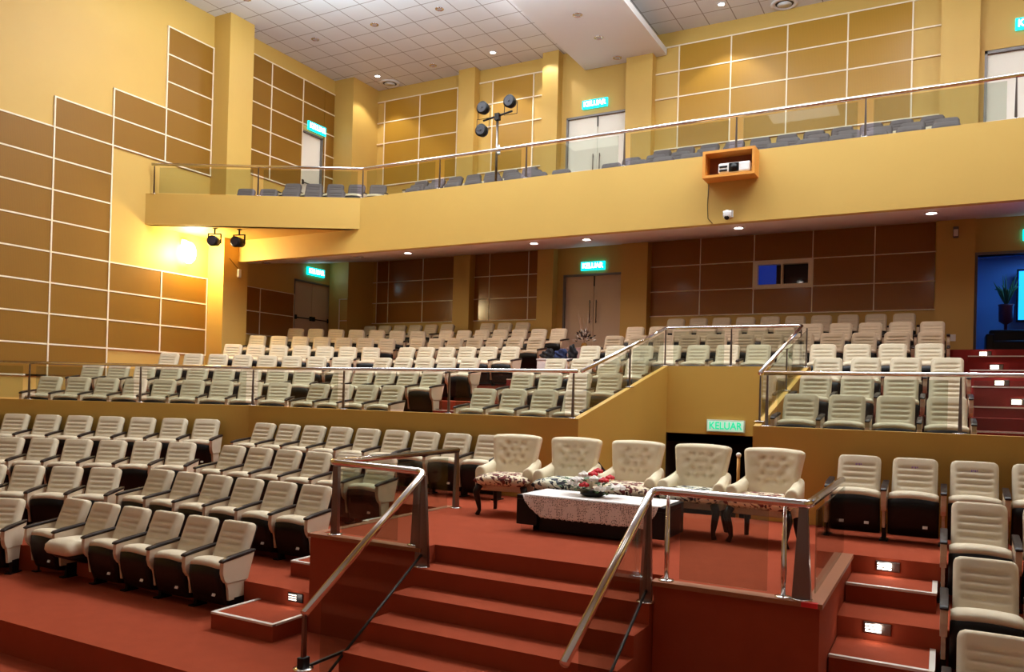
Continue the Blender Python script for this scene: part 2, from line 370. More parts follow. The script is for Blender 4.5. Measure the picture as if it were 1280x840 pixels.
# opening to the blue-lit room ---------------------------------------------
bm = bmesh.new()
box(bm, .2, 4.2, YB+2.6, YB+2.7, 1.0, 3.6); box(bm, .1, .2, YB+.2, YB+2.7, 1.0, 3.6); box(bm, 4.2, 4.3, YB+.2, YB+2.7, 1.0, 3.6); box(bm, .1, 4.3, YB+.2, YB+2.7, 3.5, 3.6)
struct(obj('wall_lobby', bm, mat('lobby_paint', rgb(120, 165, 215), .5)))
struct(obj('floor_lobby', BX(.1, 4.3, YB, YB+2.7, .97, 1.07), CARPET2))
bm = bmesh.new(); box(bm, .5, .56, YB-.03, YB+.2, 1.07, 3.14); box(bm, .5, 2.44, YB-.03, YB+.2, 3.14, 3.2); box(bm, 2.4, 2.46, YB-.03, YB+.2, 1.07, 3.14)
struct(obj('trim_1', bm, GREYM))
t = thing('lobby_screen', 'tall glowing cyan panel seen through the right rear opening', 'screen', (1.74, YB+2.3, 1.07))
obj('screen_face', BX(-.3, .3, 0, .02, .95, 2.05), emis('cyan_glow', rgb(30, 150, 255), 2.2), t)
bm = bmesh.new(); box(bm, -.34, .34, .021, .07, .9, 2.1); box(bm, -.05, .05, .02, .07, 0, .95); box(bm, -.25, .25, -.1, .2, 0, .03); obj('screen_stand', bm, BLACK, t)
t = thing('lobby_sofa', 'black high-backed sofa in the blue-lit lobby opening', 'sofa', (1.45, YB+.9, 1.07))
obj('backrest', bevel(BX(-.62, .62, .12, .3, .2, .62), .04), BLACK, t)
obj('seat', bevel(BX(-.62, .62, -.3, .15, .12, .36), .04), BLACK, t)
for s in (-1, 1): obj('arm', bevel(BX(s*.62-.08, s*.62+.08, -.32, .3, .1, .5), .03), BLACK, t)
t = thing('potted_plant', 'small potted plant on a stand in the blue-lit lobby', 'plant', (1.18, YB+1.9, 1.07)); t.scale = (.8, .8, 1.35)
bm = bmesh.new(); lathe(bm, [(.1, 0), (.13, .05), (.05, .1), (.04, .6), (.17, .65), (.18, .9), (.2, .93), (.15, .9)]); obj('pot', bm, mat('maroon_pot', rgb(90, 30, 50), .4), t, True)
bm = bmesh.new()
for k in range(16):
    a = k*2.4; l = .25+.1*random.random(); p = [(0, 0, .9), (cos(a)*l*.5, sin(a)*l*.5, 1.1+.1*random.random()), (cos(a)*l, sin(a)*l, 1.15+.3*random.random())]
    tube(bm, p, [.008, .03, .004], 5)
obj('foliage', bm, mat('leaf_green', rgb(60, 110, 70), .6), t, True)
# ------------------------------------------------------------------ terraces, lower tier
YT = {'A': 6.28, 'B': 7.38, 'C': 8.40, 'D': 9.45}
ZF = {'A': -2.36, 'B': -2.04, 'C': -1.72, 'D': -1.40}
OF = {'A': 9.85, 'B': 10.95, 'C': 12.05, 'D': 13.05}
LXR = -5.42
bm = bmesh.new(); box(bm, XL, -1.93, 4.55, 9.6, FL, ZF['A']); box(bm, -4.13, -1.94, 4.22, 4.56, FL, -2.36)
struct(obj('floor', bm, CARPET))
slab(6.09, 9.72, ZF['A'], ZF['B'], XL, LXR, 9.7)
slab(7.16, 10.80, ZF['B'], ZF['C'], XL, LXR, 9.7)
slab(8.20, 11.88, ZF['C'], ZF['D'], XL, LXR, 9.7)
# aisle half-steps on the left, white edged
def half_step(x0, x1, y0, y1, zb, zt, sides=(1, 1), m=CARPET, label=None, light=True, nose=.035):
    t = thing('aisle_step', label, 'step', ((x0+x1)/2, y0, zb))
    cx = (x0+x1)/2; hw = (x1-x0)/2; dy = y1-y0; h = zt-zb
    obj('tread', BX(-hw, hw, 0, dy, 0, h), m, t)
    bm = bmesh.new(); box(bm, -hw, hw, -.006, nose, h-.012, h+.008)
    if sides[0]: box(bm, -hw-.005, -hw+nose, nose, dy, h-.012, h+.008)
    if sides[1]: box(bm, hw-nose, hw+.005, nose, dy, h-.012, h+.008)
    obj('nosing', bm, NOSE, t); t['group'] = 'aisle half steps'
    return t
LIGHTS = []
def step_light(x, y, z, label, lit=True):
    t = thing('step_light', label, 'light', (x, y, z), group='step lights in the risers')
    obj('housing', bevel(BX(-.1, .1, -.012, 0, -.045, .045), .004, 1), BLACK if not lit else STEELD, t)
    bm = bmesh.new()
    for k in range(3): box(bm, -.085, .03 if lit else .02, -.016, -.012, -.03+k*.024, -.018+k*.024)
    obj('louvre', bm, emis('step_lamp', rgb(255, 240, 225), 9 if lit else 1.2), t)
    if lit: LIGHTS.append((x, y-.07, z, .55))
half_step(-6.27, -5.45, 5.48, 6.09, -2.36, -2.20, label='white-edged red carpet step at the end of the lowest left row')
half_step(-6.27, -5.45, 6.55, 7.16, -2.04, -1.88, label='white-edged red carpet step behind the second left row end')
half_step(-6.14, -5.45, 7.60, 8.20, -1.72, -1.56, label='white-edged red carpet step beside the third left row end')
step_light(-5.75, 6.09, -2.11, 'recessed step light above the lowest white-edged left step', False)
LIGHTS.append((-5.75, 6.0, -2.10, .5))
# landing, stairs, pedestals
bm = bmesh.new()
box(bm, LXR, -.73, 6.17, 9.75, FL, -1.40)
for x0, x1 in ((-5.42, -4.12), (-1.93, -.73)): box(bm, x0, x1, 5.92, 6.17, FL, -1.40)
struct(obj('floor_landing', bm, CARPET), 'raised red carpet landing carrying the armchairs')
bm = bmesh.new()
box(bm, -5.44, -4.10, 5.90, 6.02, -1.43, -1.395); box(bm, -1.95, -.71, 5.90, 6.02, -1.43, -1.395); box(bm, -.83, -.71, 6.02, 8.08, -1.43, -1.395); box(bm, -5.44, -5.34, 6.02, 8.4, -1.43, -1.395)
struct(obj('trim_2', bm, mat('worn_tan_edge', rgb(150, 88, 52), .6)), 'tan edging around the landing')
obj_red = obj('floor_tape', BX(-.85, -.74, 5.885, 5.93, -1.425, -1.392), mat('red_tape', rgb(215, 30, 30), .4))
tag(obj_red, 'scrap of bright red tape on the landing corner below the right rail post', 'tape')
bm = bmesh.new(); zz = -1.56
for k, (yf, yb) in enumerate(((5.85, 6.17), (5.52, 5.86), (5.19, 5.53), (4.87, 5.20), (4.55, 4.88))):
    box(bm, -4.13, -1.94, yf, yb, FL, zz-.16*k)
struct(obj('floor_stairs', bm, CARPET), 'red carpeted central stairs up to the landing')
# right lower terraces
for z0, z1, yr in ((FL, -2.36, 4.9), (-2.36, -2.04, 5.92), (-2.04, -1.72, 7.0), (-1.72, -1.40, 8.08)):
    struct(obj('floor', BX(-.73, XR, yr, 9.75, z0, z1), CARPET))
half_step(-.72, -.02, 7.53, 8.08, -1.72, -1.56, (0, 1), label='white-edged aisle step just below the top right row')
half_step(-.72, -.02, 6.40, 7.0, -2.04, -1.88, (0, 1), label='white-edged aisle step at the bottom right, in front')
half_step(-.72, 0., 5.34, 5.92, -2.36, -2.20, (0, 1), label='lowest white-edged aisle step at the bottom right edge')
step_light(-.42, 8.08, -1.475, 'bright louvred step light under the top right row')
step_light(-.43, 7.0, -1.78, 'bright louvred step light lower down the right aisle')
# ------------------------------------------------------------------ knee wall and vomitory
YW = 9.75; WT = -.285
bm = bmesh.new()
xb, yb_ = -10.39, YW; yl = YW-(xb-XL)*sin(T)/cos(T)
prism(bm, [(XL, yl), (xb, YW), (xb, YW+.16), (XL, yl+.18)], -1.45, WT)
box(bm, xb, -4.36, YW, YW+.16, -1.45, WT)
box(bm, -1.92, XR, YW, YW+.16, -1.45, WT)
struct(obj('wall_tier', bm, WALL_SHADED), 'mustard knee wall below the long glass railing')
bm = bmesh.new()
for x0, x1 in ((-4.36, -4.28), (-2.0, -1.92)):
    extrude_x(bm, [(YW, -3.2), (13.6, -3.2), (13.6, .60), (YW, WT)], x0, x1)
box(bm, -4.36, -1.92, 13.6, 13.75, -.57, .60)
struct(obj('wall_stairwell', bm, WALL_SHADED), 'mustard walls enclosing the exit stairwell')
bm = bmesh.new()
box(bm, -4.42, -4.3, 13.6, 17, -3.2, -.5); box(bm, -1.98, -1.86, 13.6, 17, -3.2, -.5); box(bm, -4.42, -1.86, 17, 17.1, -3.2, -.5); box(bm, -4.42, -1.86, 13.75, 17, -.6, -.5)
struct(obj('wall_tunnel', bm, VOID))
bm = bmesh.new(); box(bm, -4.3, -1.98, 9.75, 17, -3.3, -2.85)
for k in range(8): box(bm, -4.3, -1.98, 9.75+.28*k, 10.03+.28*k, -2.85, -1.56-.16*k)
struct(obj('floor_stairwell', bm, CARPET2), 'stairs descending to the exit behind the armchairs')
t = thing('stair_handrail', 'dark wooden handrail sloping down the left stairwell wall', 'handrail', (-4.22, 10.0, -.75))
bm = bmesh.new(); tube(bm, [(0, 0, 0), (0, 2.6, -1.35)], .03, 8); obj('rail', bm, DARK, t, True)
bm = bmesh.new()
for k in (.3, 1.3, 2.3): tube(bm, [(0, k, -k*.52), (-.06, k, -k*.52-.05)], .012, 6)
obj('bracket', bm, STEELD, t)
t = thing('stairwell_post', 'slim brass-coloured post with a white ball top in the exit stairwell', 'post', (-2.35, 10.6, -1.88))
bm = bmesh.new(); tube(bm, [(0, 0, 0), (0, 0, 1.15)], .022, 10); obj('post', bm, mat('aged_brass', rgb(170, 120, 60), .35, metal=.6), t, True)
bm = bmesh.new(); ball(bm, (0, 0, 1.18), .035); obj('ball', bm, TAG, t, True)
# ------------------------------------------------------------------ terraces, middle tier
MY = [10.6+1.27*k for k in range(7)]
MZ = [-.72+.298*k for k in range(7)]
MO = [14.40, 15.66, 16.92, 18.20, 19.45, 20.70, 21.9]
for k in range(7):
    z0 = -1.5 if k == 0 else MZ[k-1]; z1 = MZ[k]
    yr = YW+.1 if k == 0 else MY[k-1]-.19
    of = 13.40 if k == 0 else MO[k-1]-.17
    if k <= 3:
        slab(yr, of, z0, z1, XL, -4.36, YB)
        struct(obj('floor', BX(-1.92, XR, yr, YB, z0, z1), CARPET2))
        struct(obj('floor', BX(-4.36, -1.92, 13.75, YB, z0 if k else -.5, z1), CARPET2))
    else:
        slab(yr, of, z0, z1, XL, XR, YB, m=CARPET2)
ordn = ['first', 'second', 'third', 'fourth', 'fifth', 'sixth', 'seventh', 'eighth', 'ninth', 'tenth', 'eleventh', 'twelfth', 'thirteenth']
for k in range(1, 7):
    yr = MY[k-1]-.19
    s = half_step(.36, 2.2, yr-(.62 if k > 1 else .45), yr, MZ[k-1], MZ[k-1]+.143, (0, 0), CARPET2, '%s white-nosed dark red step up the middle tier right aisle' % ordn[k-1], nose=.03)
    if k >= 3: step_light({3: .91, 4: .77, 5: .76, 6: .64}[k], yr, MZ[k-1]+.22, '%s step light up the middle tier right aisle' % ordn[k-3], True)
    if k <= 4: half_step(-7.56, -6.56, yr-(.55 if k > 1 else .45), yr, MZ[k-1], MZ[k-1]+.149, (0, 0), CARPET2, '%s white-nosed step up the middle tier centre aisle' % ordn[k-1], nose=.03)
# ------------------------------------------------------------------ balcony
PT = 4.314; BBX = -11.5; BYF = 13.85
yl = 11.64; 
bm = bmesh.new()
box(bm, BBX, XR, BYF, BYF+.15, 3.10, PT)
prism(bm, [(XL, yl), (BBX, BYF), (BBX, BYF+.17), (XL, yl+.17)], 3.62, PT)
box(bm, XL+.5, BBX, BYF, BYF+.15, 3.10, 3.7)
struct(obj('wall_balcony', bm, WALL), 'mustard balcony parapet running across the hall')
bm = bmesh.new(); prism(bm, [(XL, yl+.02), (BBX-.02, BYF), (XL, BYF)], 3.62, 3.68)
struct(obj('ceiling_balcony_corner', bm, WALL), 'underside of the angled balcony corner')
bm = bmesh.new()
v = [bm.verts.new(p) for p in ((XL, BYF+.02, 3.10), (XR, BYF+.02, 3.10), (XR, YB, 3.9), (XL, YB, 3.9), (XL, BYF+.02, 3.25), (XR, BYF+.02, 3.25), (XR, YB, 4.05), (XL, YB, 4.05))]
for f in ((0, 1, 2, 3), (7, 6, 5, 4), (0, 4, 5, 1), (2, 6, 7, 3), (1, 5, 6, 2), (3, 7, 4, 0)): bm.faces.new([v[i] for i in f])
struct(obj('ceiling_soffit', bm, SOFF), 'sloping pinkish soffit under the balcony')
BYR = [15.0, 16.15, 17.3]; BZR = [4.75, 5.18, 5.63]; BOF = [18.6, 19.7, 20.8]
bm = bmesh.new()
prism(bm, [(XL, yl+.1), (BBX, BYF+.1), (XR, BYF+.1), (XR, 16.6), (XL, 16.6)], 3.8, 3.9)
struct(obj('floor_balcony', bm, CARPET2))
slab(14.81, 18.4, 3.9, 4.33, XL, XR, 16.9, m=CARPET2); slab(15.96, 19.5, 4.33, 4.78, XL, XR, YB, m=CARPET2); slab(17.5, 21.0, 4.78, 4.85, XL, XR, YB, m=CARPET2)
# ceiling dropped panel, downlights, vents
bm = bmesh.new(); box(bm, -8.35, -6.17, 9.0, YB-.02, 8.5, 8.66)
o = struct(obj('ceiling_raft', bm, WHITE), 'white slab hung below the tiled ceiling'); 
struct(obj('ceiling_raft_hanger', BX(-8.1, -6.6, 9.3, YB-.02, 8.66, ZC), WHITE))
def downlight(x, y, z, lit, label, r=.085, e=30):
    t = thing('ceiling_light', label, 'light', (x, y, z), group='recessed downlights')
    bm = bmesh.new(); lathe(bm, [(r*.78, -.001), (r*1.25, -.001), (r*1.25, -.012), (r*.82, -.016), (r*.78, -.001)], seg=18); obj('bezel', bm, STEEL if not lit else WHITE, t, True)
    bm = bmesh.new(); lathe(bm, [(r*.78, -.002), (r*.78, -.006)], seg=18)
    obj('lamp', bm, emis('lamp_on', rgb(255, 246, 235), e) if lit else emis('lamp_off', rgb(150, 140, 135), .25), t)
lamps = [(-14.41, 13.1, 0), (-14.41, 15.4, 0), (-12.5, 15.4, 0), (-10.6, 15.43, 0), (-14.43, 17.98, 1), (-12.55, 18.03, 0), (-10.64, 18.02, 1), (-4.63, 18.02, 1)]
places = ['unlit chrome ceiling downlight nearest the left wall pilaster', 'unlit chrome downlight over the balcony left corner, behind another', 'unlit chrome downlight between two other unlit ones above the balcony', 'unlit chrome downlight near the top edge of the ceiling',
          'bright downlight beside the round vent at the ceiling corner', 'small unlit downlight between two lit ones along the back', 'bright ceiling downlight left of the hanging slab', 'bright ceiling downlight right of the hanging slab']
for (x, y, l), lb in zip(lamps, places): downlight(x, y, ZC, l, lb)
for k, y in enumerate((16.05, 17.28, 18.5)): downlight(-7.32, y, 8.5, 0, ['front', 'middle', 'rear'][k]+' one of three chrome downlights in the hanging white slab', .09)
for x, y, lb in ((-14.43, 18.56, 'round ceiling vent in the back left corner'), (-3.35, 18.6, 'round ceiling vent above the right panels')):
    t = thing('ceiling_vent', lb, 'vent', (x, y, ZC)); bm = bmesh.new()
    lathe(bm, [(.2, -.001), (.3, -.001), (.3, -.02), (.22, -.035), (.2, -.001)], seg=28); obj('rim', bm, WHITE, t, True)
    bm = bmesh.new(); lathe(bm, [(.15, -.02), (.16, -.03)], seg=28); obj('disc', bm, WHITE, t, True)
    bm = bmesh.new(); lathe(bm, [(.2, -.002), (.2, -.008)], seg=28); obj('throat', bm, DARK, t)
def soffz(y): return 3.10+(y-BYF)*.8/(YB-BYF)
SL = [(-15.3, 14.8, .25), (-12.63, 15.2, .25), (-11.2, 15.27, 1), (-7.85, 15.26, 1), (-6.65, 15.33, 1), (-3.5, 15.3, 1), (-.25, 15.33, 1)]
slb = ['dim little downlight under the left end of the balcony', 'unlit downlight under the balcony left of the first bright one', 'leftmost bright downlight under the balcony', 'bright balcony downlight left of the one above the exit sign', 'bright balcony downlight nearest the lower exit sign', 'bright downlight under the balcony near the hanging camera', 'rightmost bright downlight under the balcony']
for (x, y, l), lb in zip(SL, slb): downlight(x, y, soffz(y)-.012, l == 1, lb, .1, 40)
# ------------------------------------------------------------------ railings
def quad_glass(bm, p, th=.012):
    """glass sheet from four corner points"""
    p = [Vector(q) for q in p]; n = (p[1]-p[0]).cross(p[3]-p[0]).normalized()*th/2
    a = [bm.verts.new(q-n) for q in p]; b = [bm.verts.new(q+n) for q in p]
    bm.faces.new(a[::-1]); bm.faces.new(b)
    for i in range(4): bm.faces.new((a[i], a[(i+1) % 4], b[(i+1) % 4], b[i]))
def round_path(pts, r=.06, n=5):
    out = [Vector(pts[0])]
    for i in range(1, len(pts)-1):
        a, b, c = Vector(pts[i-1]), Vector(pts[i]), Vector(pts[i+1])
        u = (a-b).normalized(); v = (c-b).normalized(); rr = min(r, (a-b).length*.45, (c-b).length*.45)
        p0 = b+u*rr; p2 = b+v*rr
        for k in range(n+1):
            t = k/n; out.append(p0*(1-t)**2+b*2*t*(1-t)+p2*t*t)
    out.append(Vector(pts[-1])); return out
def blade(parent, x, y, zb, zt, d=(1, 0), wb=.05, wt=.022, th=.02):
    """tapered flat steel post, broad foot, on a floor plate"""
    bm = bmesh.new(); dx, dy = d; nx, ny = -dy, dx
    pr = []
    for z, w in ((zb, wb), (zt, wt)):
        pr.append([bm.verts.new((x+dx*w*s+nx*th*q, y+dy*w*s+ny*th*q, z)) for s, q in ((-1, -1), (1, -1), (1, 1), (-1, 1))])
    bm.faces.new(pr[0][::-1]); bm.faces.new(pr[1])
    for i in range(4): bm.faces.new((pr[0][i], pr[0][(i+1) % 4], pr[1][(i+1) % 4], pr[1][i]))
    o = obj('post', bm, STEELD, parent)
    bm = bmesh.new(); lathe(bm, [(.075, zb), (.075, zb+.008), (.045, zb+.012)], x, y, 14); obj('floor_plate', bm, STEEL, o, True)
def rod(parent, x, y, zb, zt):
    bm = bmesh.new(); tube(bm, [(x, y, zb), (x, y, zb+.3*(zt-zb)), (x, y, zt)], [.016, .022, .012], 10); o = obj('post', bm, STEEL, parent, True)
    bm = bmesh.new(); lathe(bm, [(.06, zb), (.06, zb+.008), (.03, zb+.014)], x, y, 14); obj('floor_plate', bm, STEEL, o, True)
def rail(parent, pts, r=.032, rr=.08):
    bm = bmesh.new(); tube(bm, round_path(pts, rr), r, 14); obj('handrail', bm, STEEL, parent, True)
def pane(parent, p):
    bm = bmesh.new(); quad_glass(bm, p); obj('glass_panel', bm, GLASS, parent)
# landing railings
t = thing('stair_railing', 'steel and glass railing left of the central stairs, turning back along the landing', 'railing')
rail(t, [(-4.07, 4.40, -1.63), (-4.12, 5.97, -.71), (-5.24, 5.97, -.69), (-5.26, 8.32, -.69)])
blade(t, -4.10, 5.93, -1.56, -.74, (1, 0), .075, .018, .018)
blade(t, -4.24, 6.02, -1.395, -.74, (1, 0), .045, .02, .018)
blade(t, -5.18, 6.0, -1.395, -.73, (1, 0), .04, .03, .022); blade(t, -5.26, 8.3, -1.4, -.72, (0, 1), .05, .02, .02)
pane(t, [(-4.42, 5.98, -1.37), (-5.08, 5.98, -1.37), (-5.08, 5.98, -.77), (-4.42, 5.98, -.77)])
pane(t, [(-5.25, 6.15, -1.37), (-5.26, 8.1, -1.37), (-5.26, 8.1, -.77), (-5.25, 6.15, -.77)])
pane(t, [(-4.10, 5.88, -1.46), (-4.10, 4.62, -2.22), (-4.10, 4.62, -1.55), (-4.10, 5.88, -.80)])
bm = bmesh.new(); tube(bm, [(-4.10, 5.92, -1.45), (-4.10, 4.60, -2.23)], .012, 6); obj('lower_channel', bm, DARKM, t, True)
blade(t, -4.10, 4.44, -2.05, -1.64, (0, 1), .02, .014, .012)
obj('rubber_foot', bevel(BX(-4.13, -4.07, 4.40, 4.48, -2.07, -1.96), .008), BLACK, t)
obj('side_bracket', BX(-4.115, -4.095, 4.46, 4.90, -2.055, -2.035), DARKM, t)
t = thing('stair_railing', 'steel and glass railing right of the central stairs, in front of the armchairs', 'railing')
rail(t, [(-1.98, 4.39, -1.61), (-1.97, 5.95, -.70), (-.82, 5.93, -.71), (-.84, 8.2, -.72)])
blade(t, -1.985, 5.90, -1.56, -.74, (1, 0), .05, .02, .018)
rod(t, -1.855, 5.99, -1.395, -.74); rod(t, -.985, 5.97, -1.395, -.74)
blade(t, -.86, 5.98, -1.395, -.74, (1, 0), .065, .028, .03)
pane(t, [(-1.75, 5.98, -1.37), (-1.10, 5.98, -1.37), (-1.10, 5.98, -.77), (-1.75, 5.98, -.77)])
pane(t, [(-.79, 6.12, -1.37), (-.80, 8.05, -1.37), (-.80, 8.05, -.77), (-.79, 6.12, -.77)])
pane(t, [(-1.98, 5.88, -1.46), (-1.98, 4.62, -2.22), (-1.98, 4.62, -1.55), (-1.98, 5.88, -.80)])
bm = bmesh.new(); tube(bm, [(-1.98, 5.92, -1.45), (-1.98, 4.60, -2.23)], .012, 6); obj('lower_channel', bm, DARKM, t, True)
# long middle-tier railings
RZ = .355
def glass_run(parent, a, b, za, zb, zat, zbt, n, postd, skip_first=False, kind=blade):
    """posts and panes between plan points a and b; za/zb base heights, zat/zbt rail heights"""
    ax, ay = a; bx, by = b; L = sqrt((bx-ax)**2+(by-ay)**2); ux, uy = (bx-ax)/L, (by-ay)/L
    for i in range(n+1):
        f = i/n
        if i == 0 and skip_first: continue
        x, y = ax+(bx-ax)*f, ay+(by-ay)*f
        blade(parent, x, y, za+(zb-za)*f, zat+(zbt-zat)*f-.03, postd, .020, .010, .010)
    for i in range(n):
        f0 = i/n+.12/L; f1 = (i+1)/n-.12/L
        P = lambda f, h: (ax+(bx-ax)*f, ay+(by-ay)*f, h)
        z = lambda f, p, q: p+(q-p)*f
        pane(parent, [P(f0, z(f0, za, zb)+.03), P(f1, z(f1, za, zb)+.03), P(f1, z(f1, zat, zbt)-.06), P(f0, z(f0, zat, zbt)-.06)])
t = thing('glass_railing', 'long glass railing on the mustard knee wall left of the exit stairwell', 'railing')
ylw = YW+.08-(-10.39+15.7)*sin(T)/cos(T)
rail(t, [(-15.7, ylw, RZ), (-10.39, YW+.08, RZ), (-4.345, YW+.08, RZ)], .026)
glass_run(t, (-15.7, ylw), (-10.39, YW+.08), WT, WT, RZ, RZ, 3, (cos(T), sin(T)))
glass_run(t, (-10.39, YW+.08), (-4.40, YW+.08), WT, WT, RZ, RZ, 3, (1, 0), True)
t = thing('glass_railing', 'glass railing wrapping the exit stairwell, sloping up both sides', 'railing')
rail(t, [(-4.28, YW+.08, RZ), (-4.35, 13.65, 1.27), (-2.05, 13.65, 1.27), (-1.95, YW+.08, RZ)], .026)
glass_run(t, (-4.30, YW+.2), (-4.35, 13.65), WT+.05, .60, RZ, 1.27, 2, (0, 1), True)
glass_run(t, (-4.33, 13.67), (-2.07, 13.67), .60, .60, 1.27, 1.27, 2, (1, 0), True)
glass_run(t, (-1.965, YW+.2), (-1.965, 13.55), WT+.05, .58, RZ, 1.25, 2, (0, 1))
t = thing('glass_railing', 'glass railing on the knee wall right of the exit stairwell', 'railing')
rail(t, [(-1.90, YW+.08, RZ), (4.2, YW+.08, RZ-.005)], .026)
glass_run(t, (-1.86, YW+.08), (4.2, YW+.08), WT, WT, RZ, RZ, 3, (1, 0))
t = thing('glass_railing', 'glass railing along the top of the balcony parapet', 'railing')
rail(t, [(-15.7, 11.70, 4.975), (-11.48, 13.90, 4.975), (9.4, 13.92, 4.975)], .03)
glass_run(t, (-15.68, 11.76), (-11.5, 13.92), PT, PT, 4.975, 4.975, 2, (cos(T), sin(T)))
for i in range(10):
    a = -11.5+2.06*i
    glass_run(t, (a, 13.92), (a+2.06, 13.92), PT, PT, 4.975, 4.975, 1, (1, 0), True)
# ------------------------------------------------------------------ auditorium chairs
HW = .5*.535
def chair_meshes():
    M = {}
    def mesh(name, bm, m, smooth=False):
        me = bpy.data.meshes.new(name); bm.normal_update(); bm.to_mesh(me); bm.free(); me.materials.append(m)
        if smooth:
            for p in me.polygons: p.use_smooth = True
        return me
    def back_pt(u, v, d):
        """u -1..1 across, v 0..1 up, d depth behind the face"""
        z = .42+.43*v; y = .075+.17*v
        return y+d*.93, z-d*.35
    def back(flat, m, nm):
        bm = bmesh.new(); NU, NVv = 16, 30; F = []; B = []
        for j in range(NVv+1):
            v = j/NVv; fr = []; br = []
            for i in range(NU+1):
                u = -1+2*i/NU
                hw = .212
                # rounded upper corners
                vv = v; x = u*hw
                if v > .86:
                    k = (v-.86)/.14; hw2 = hw-(.045)*(1-sqrt(max(0, 1-k*k))); x = u*hw2
                edge = min(1, (1-abs(u))/.16); edge = sqrt(max(0., 1-(1-edge)**2)); te = min(1, min(v/.05, (1-v)/.05)); te = sqrt(max(0., 1-(1-te)**2))
                puff = .045*min(edge, 1)*min(te, 1)+.012*(1-u*u)
                if not flat:
                    inn = clamp((.68-abs(u))/.08)
                    for g in (.74, .60, .46, .32):
                        q = (v-g)/.024; puff -= .020*inn*math.exp(-q*q)
                y, z = back_pt(u, vv, -puff+.02)
                fr.append(bm.verts.new((x, y, z))); y2, z2 = back_pt(u, vv, .055); br.append(bm.verts.new((x, y2, z2)))
            F.append(fr); B.append(br)
        for j in range(NVv):
            for i in range(NU):
                bm.faces.new((F[j][i], F[j][i+1], F[j+1][i+1], F[j+1][i])); bm.faces.new((B[j][i+1], B[j][i], B[j+1][i], B[j+1][i+1]))
            bm.faces.new((B[j][0], F[j][0], F[j+1][0], B[j+1][0])); bm.faces.new((F[j][NU], B[j][NU], B[j+1][NU], F[j+1][NU]))
        for i in range(NU):
            bm.faces.new((F[NVv][i], F[NVv][i+1], B[NVv][i+1], B[NVv][i])); bm.faces.new((B[0][i], B[0][i+1], F[0][i+1], F[0][i]))
        return mesh(nm, bm, m, True)
    M['back'] = back(False, FAB, 'backrest'); M['gback'] = back(False, GREYF, 'backrest_grey')
    bm = bmesh.new(); pr = [(.13, .40), (.155, .38), (.325, .80), (.30, .82)]; extrude_x(bm, pr, -.19, .19); M['shell'] = mesh('back_shell', bm, BLACK)
    def lofted(prof, hw, crown, fn, nx=12, arc=.0, ex=10, sh=.28):
        bm = bmesh.new(); rows = []
        for i in range(nx+1):
            u = -1+2*i/nx; e = sqrt(max(0, 1-abs(u)**ex))
            c = sum(p[1] for p in prof)/len(prof); cyy = sum(p[0] for p in prof)/len(prof)
            rows.append([bm.verts.new((u*hw, cyy+(y-cyy)*(.80+.20*e)-arc*(1-u*u)*fn(y, z), c+(z-c)*(1-sh+sh*e)+crown*(1-u*u)*fn(y, z))) for y, z in prof])
        n = len(prof)
        for A, B in zip(rows, rows[1:]):
            for k in range(n): bm.faces.new((A[k], A[(k+1) % n], B[(k+1) % n], B[k]))
        bm.faces.new(rows[0][::-1]); bm.faces.new(rows[-1]); return bm
    # tipped-up seat: thick cushion edge on top, black shell hanging in front
    pf = [(.09, .41), (.08, .475), (.0, .505), (-.09, .512), (-.145, .505), (-.178, .482), (-.185, .45), (-.16, .435), (-.02, .41)]
    M['seat'] = mesh('seat', lofted(pf, .225, .022, lambda y, z: 1. if z > .46 else .6, arc=.02), FAB, True)
    ps = [(-.155, .448), (-.182, .445), (-.188, .36), (-.172, .26), (-.138, .16), (-.10, .08), (.0, .06), (.06, .08), (.02, .2), (-.08, .3)]
    M['seatshell'] = mesh('seat_shell', lofted(ps, .230, .022, lambda y, z: 1. if z > .4 else 0., arc=.02, ex=40, sh=.04), BLACK, True)
    # seat folded down
    pf = [(.10, .36), (.10, .46), (.0, .475), (-.20, .48), (-.30, .47), (-.35, .43), (-.36, .38), (-.33, .335), (-.25, .33), (.0, .34)]
    M['seatdown'] = mesh('seat_lowered', lofted(pf, .225, .02, lambda y, z: 1. if z > .42 else 0.), FAB, True)
    pf = [(.08, .34), (-.10, .335), (-.30, .335), (-.24, .28), (-.10, .22), (.06, .25)]
    M['shelldown'] = mesh('seat_shell_lowered', lofted(pf, .21, 0, lambda y, z: 0), BLACK, True)
    bm = bmesh.new(); box(bm, -.022, .022, -.195, -.187, .165, .205); bmesh.ops.rotate(bm, verts=bm.verts[:], cent=(0, -.185, .185), matrix=Matrix.Rotation(radians(-25), 3, 'X'))
    bmesh.ops.translate(bm, verts=bm.verts[:], vec=(.11, .040, 0)); M['tag'] = mesh('number_tag', bm, TAG)
    # arm and side
    bm = bmesh.new(); prof = [(.20, .575), (.20, .605), (-.10, .572), (-.20, .552), (-.225, .535), (-.215, .52), (-.10, .54)]
    extrude_x(bm, prof, -.029, .029); bevel(bm, .007, 2); M['arm'] = mesh('armrest', bm, DARK, True)
    bm = bmesh.new()
    prof = [(.19, .575), (-.205, .525), (-.208, .42), (-.190, .36), (-.155, .315), (.11, .315)]
    extrude_x(bm, prof, -.025, .025); prof = [(.10, .314), (-.150, .314), (-.125, .26), (-.118, .14), (.08, .14)]
    extrude_x(bm, prof, -.015, .015); bevel(bm, .005, 2); M['side'] = mesh('side_panel', bm, FABS, False)
    bm = bmesh.new(); box(bm, -.02, .02, -.05, .07, 0.01, .16); box(bm, -.04, .04, -.10, .10, 0, .014); M['leg'] = mesh('leg', bm, BLACK)
    return M
CM = chair_meshes()
def C(name, me, parent, loc=(0, 0, 0)):
    o = bpy.data.objects.new(name, me); col.objects.link(o); o.parent = parent; o.location = loc; return o
NCH = [0]
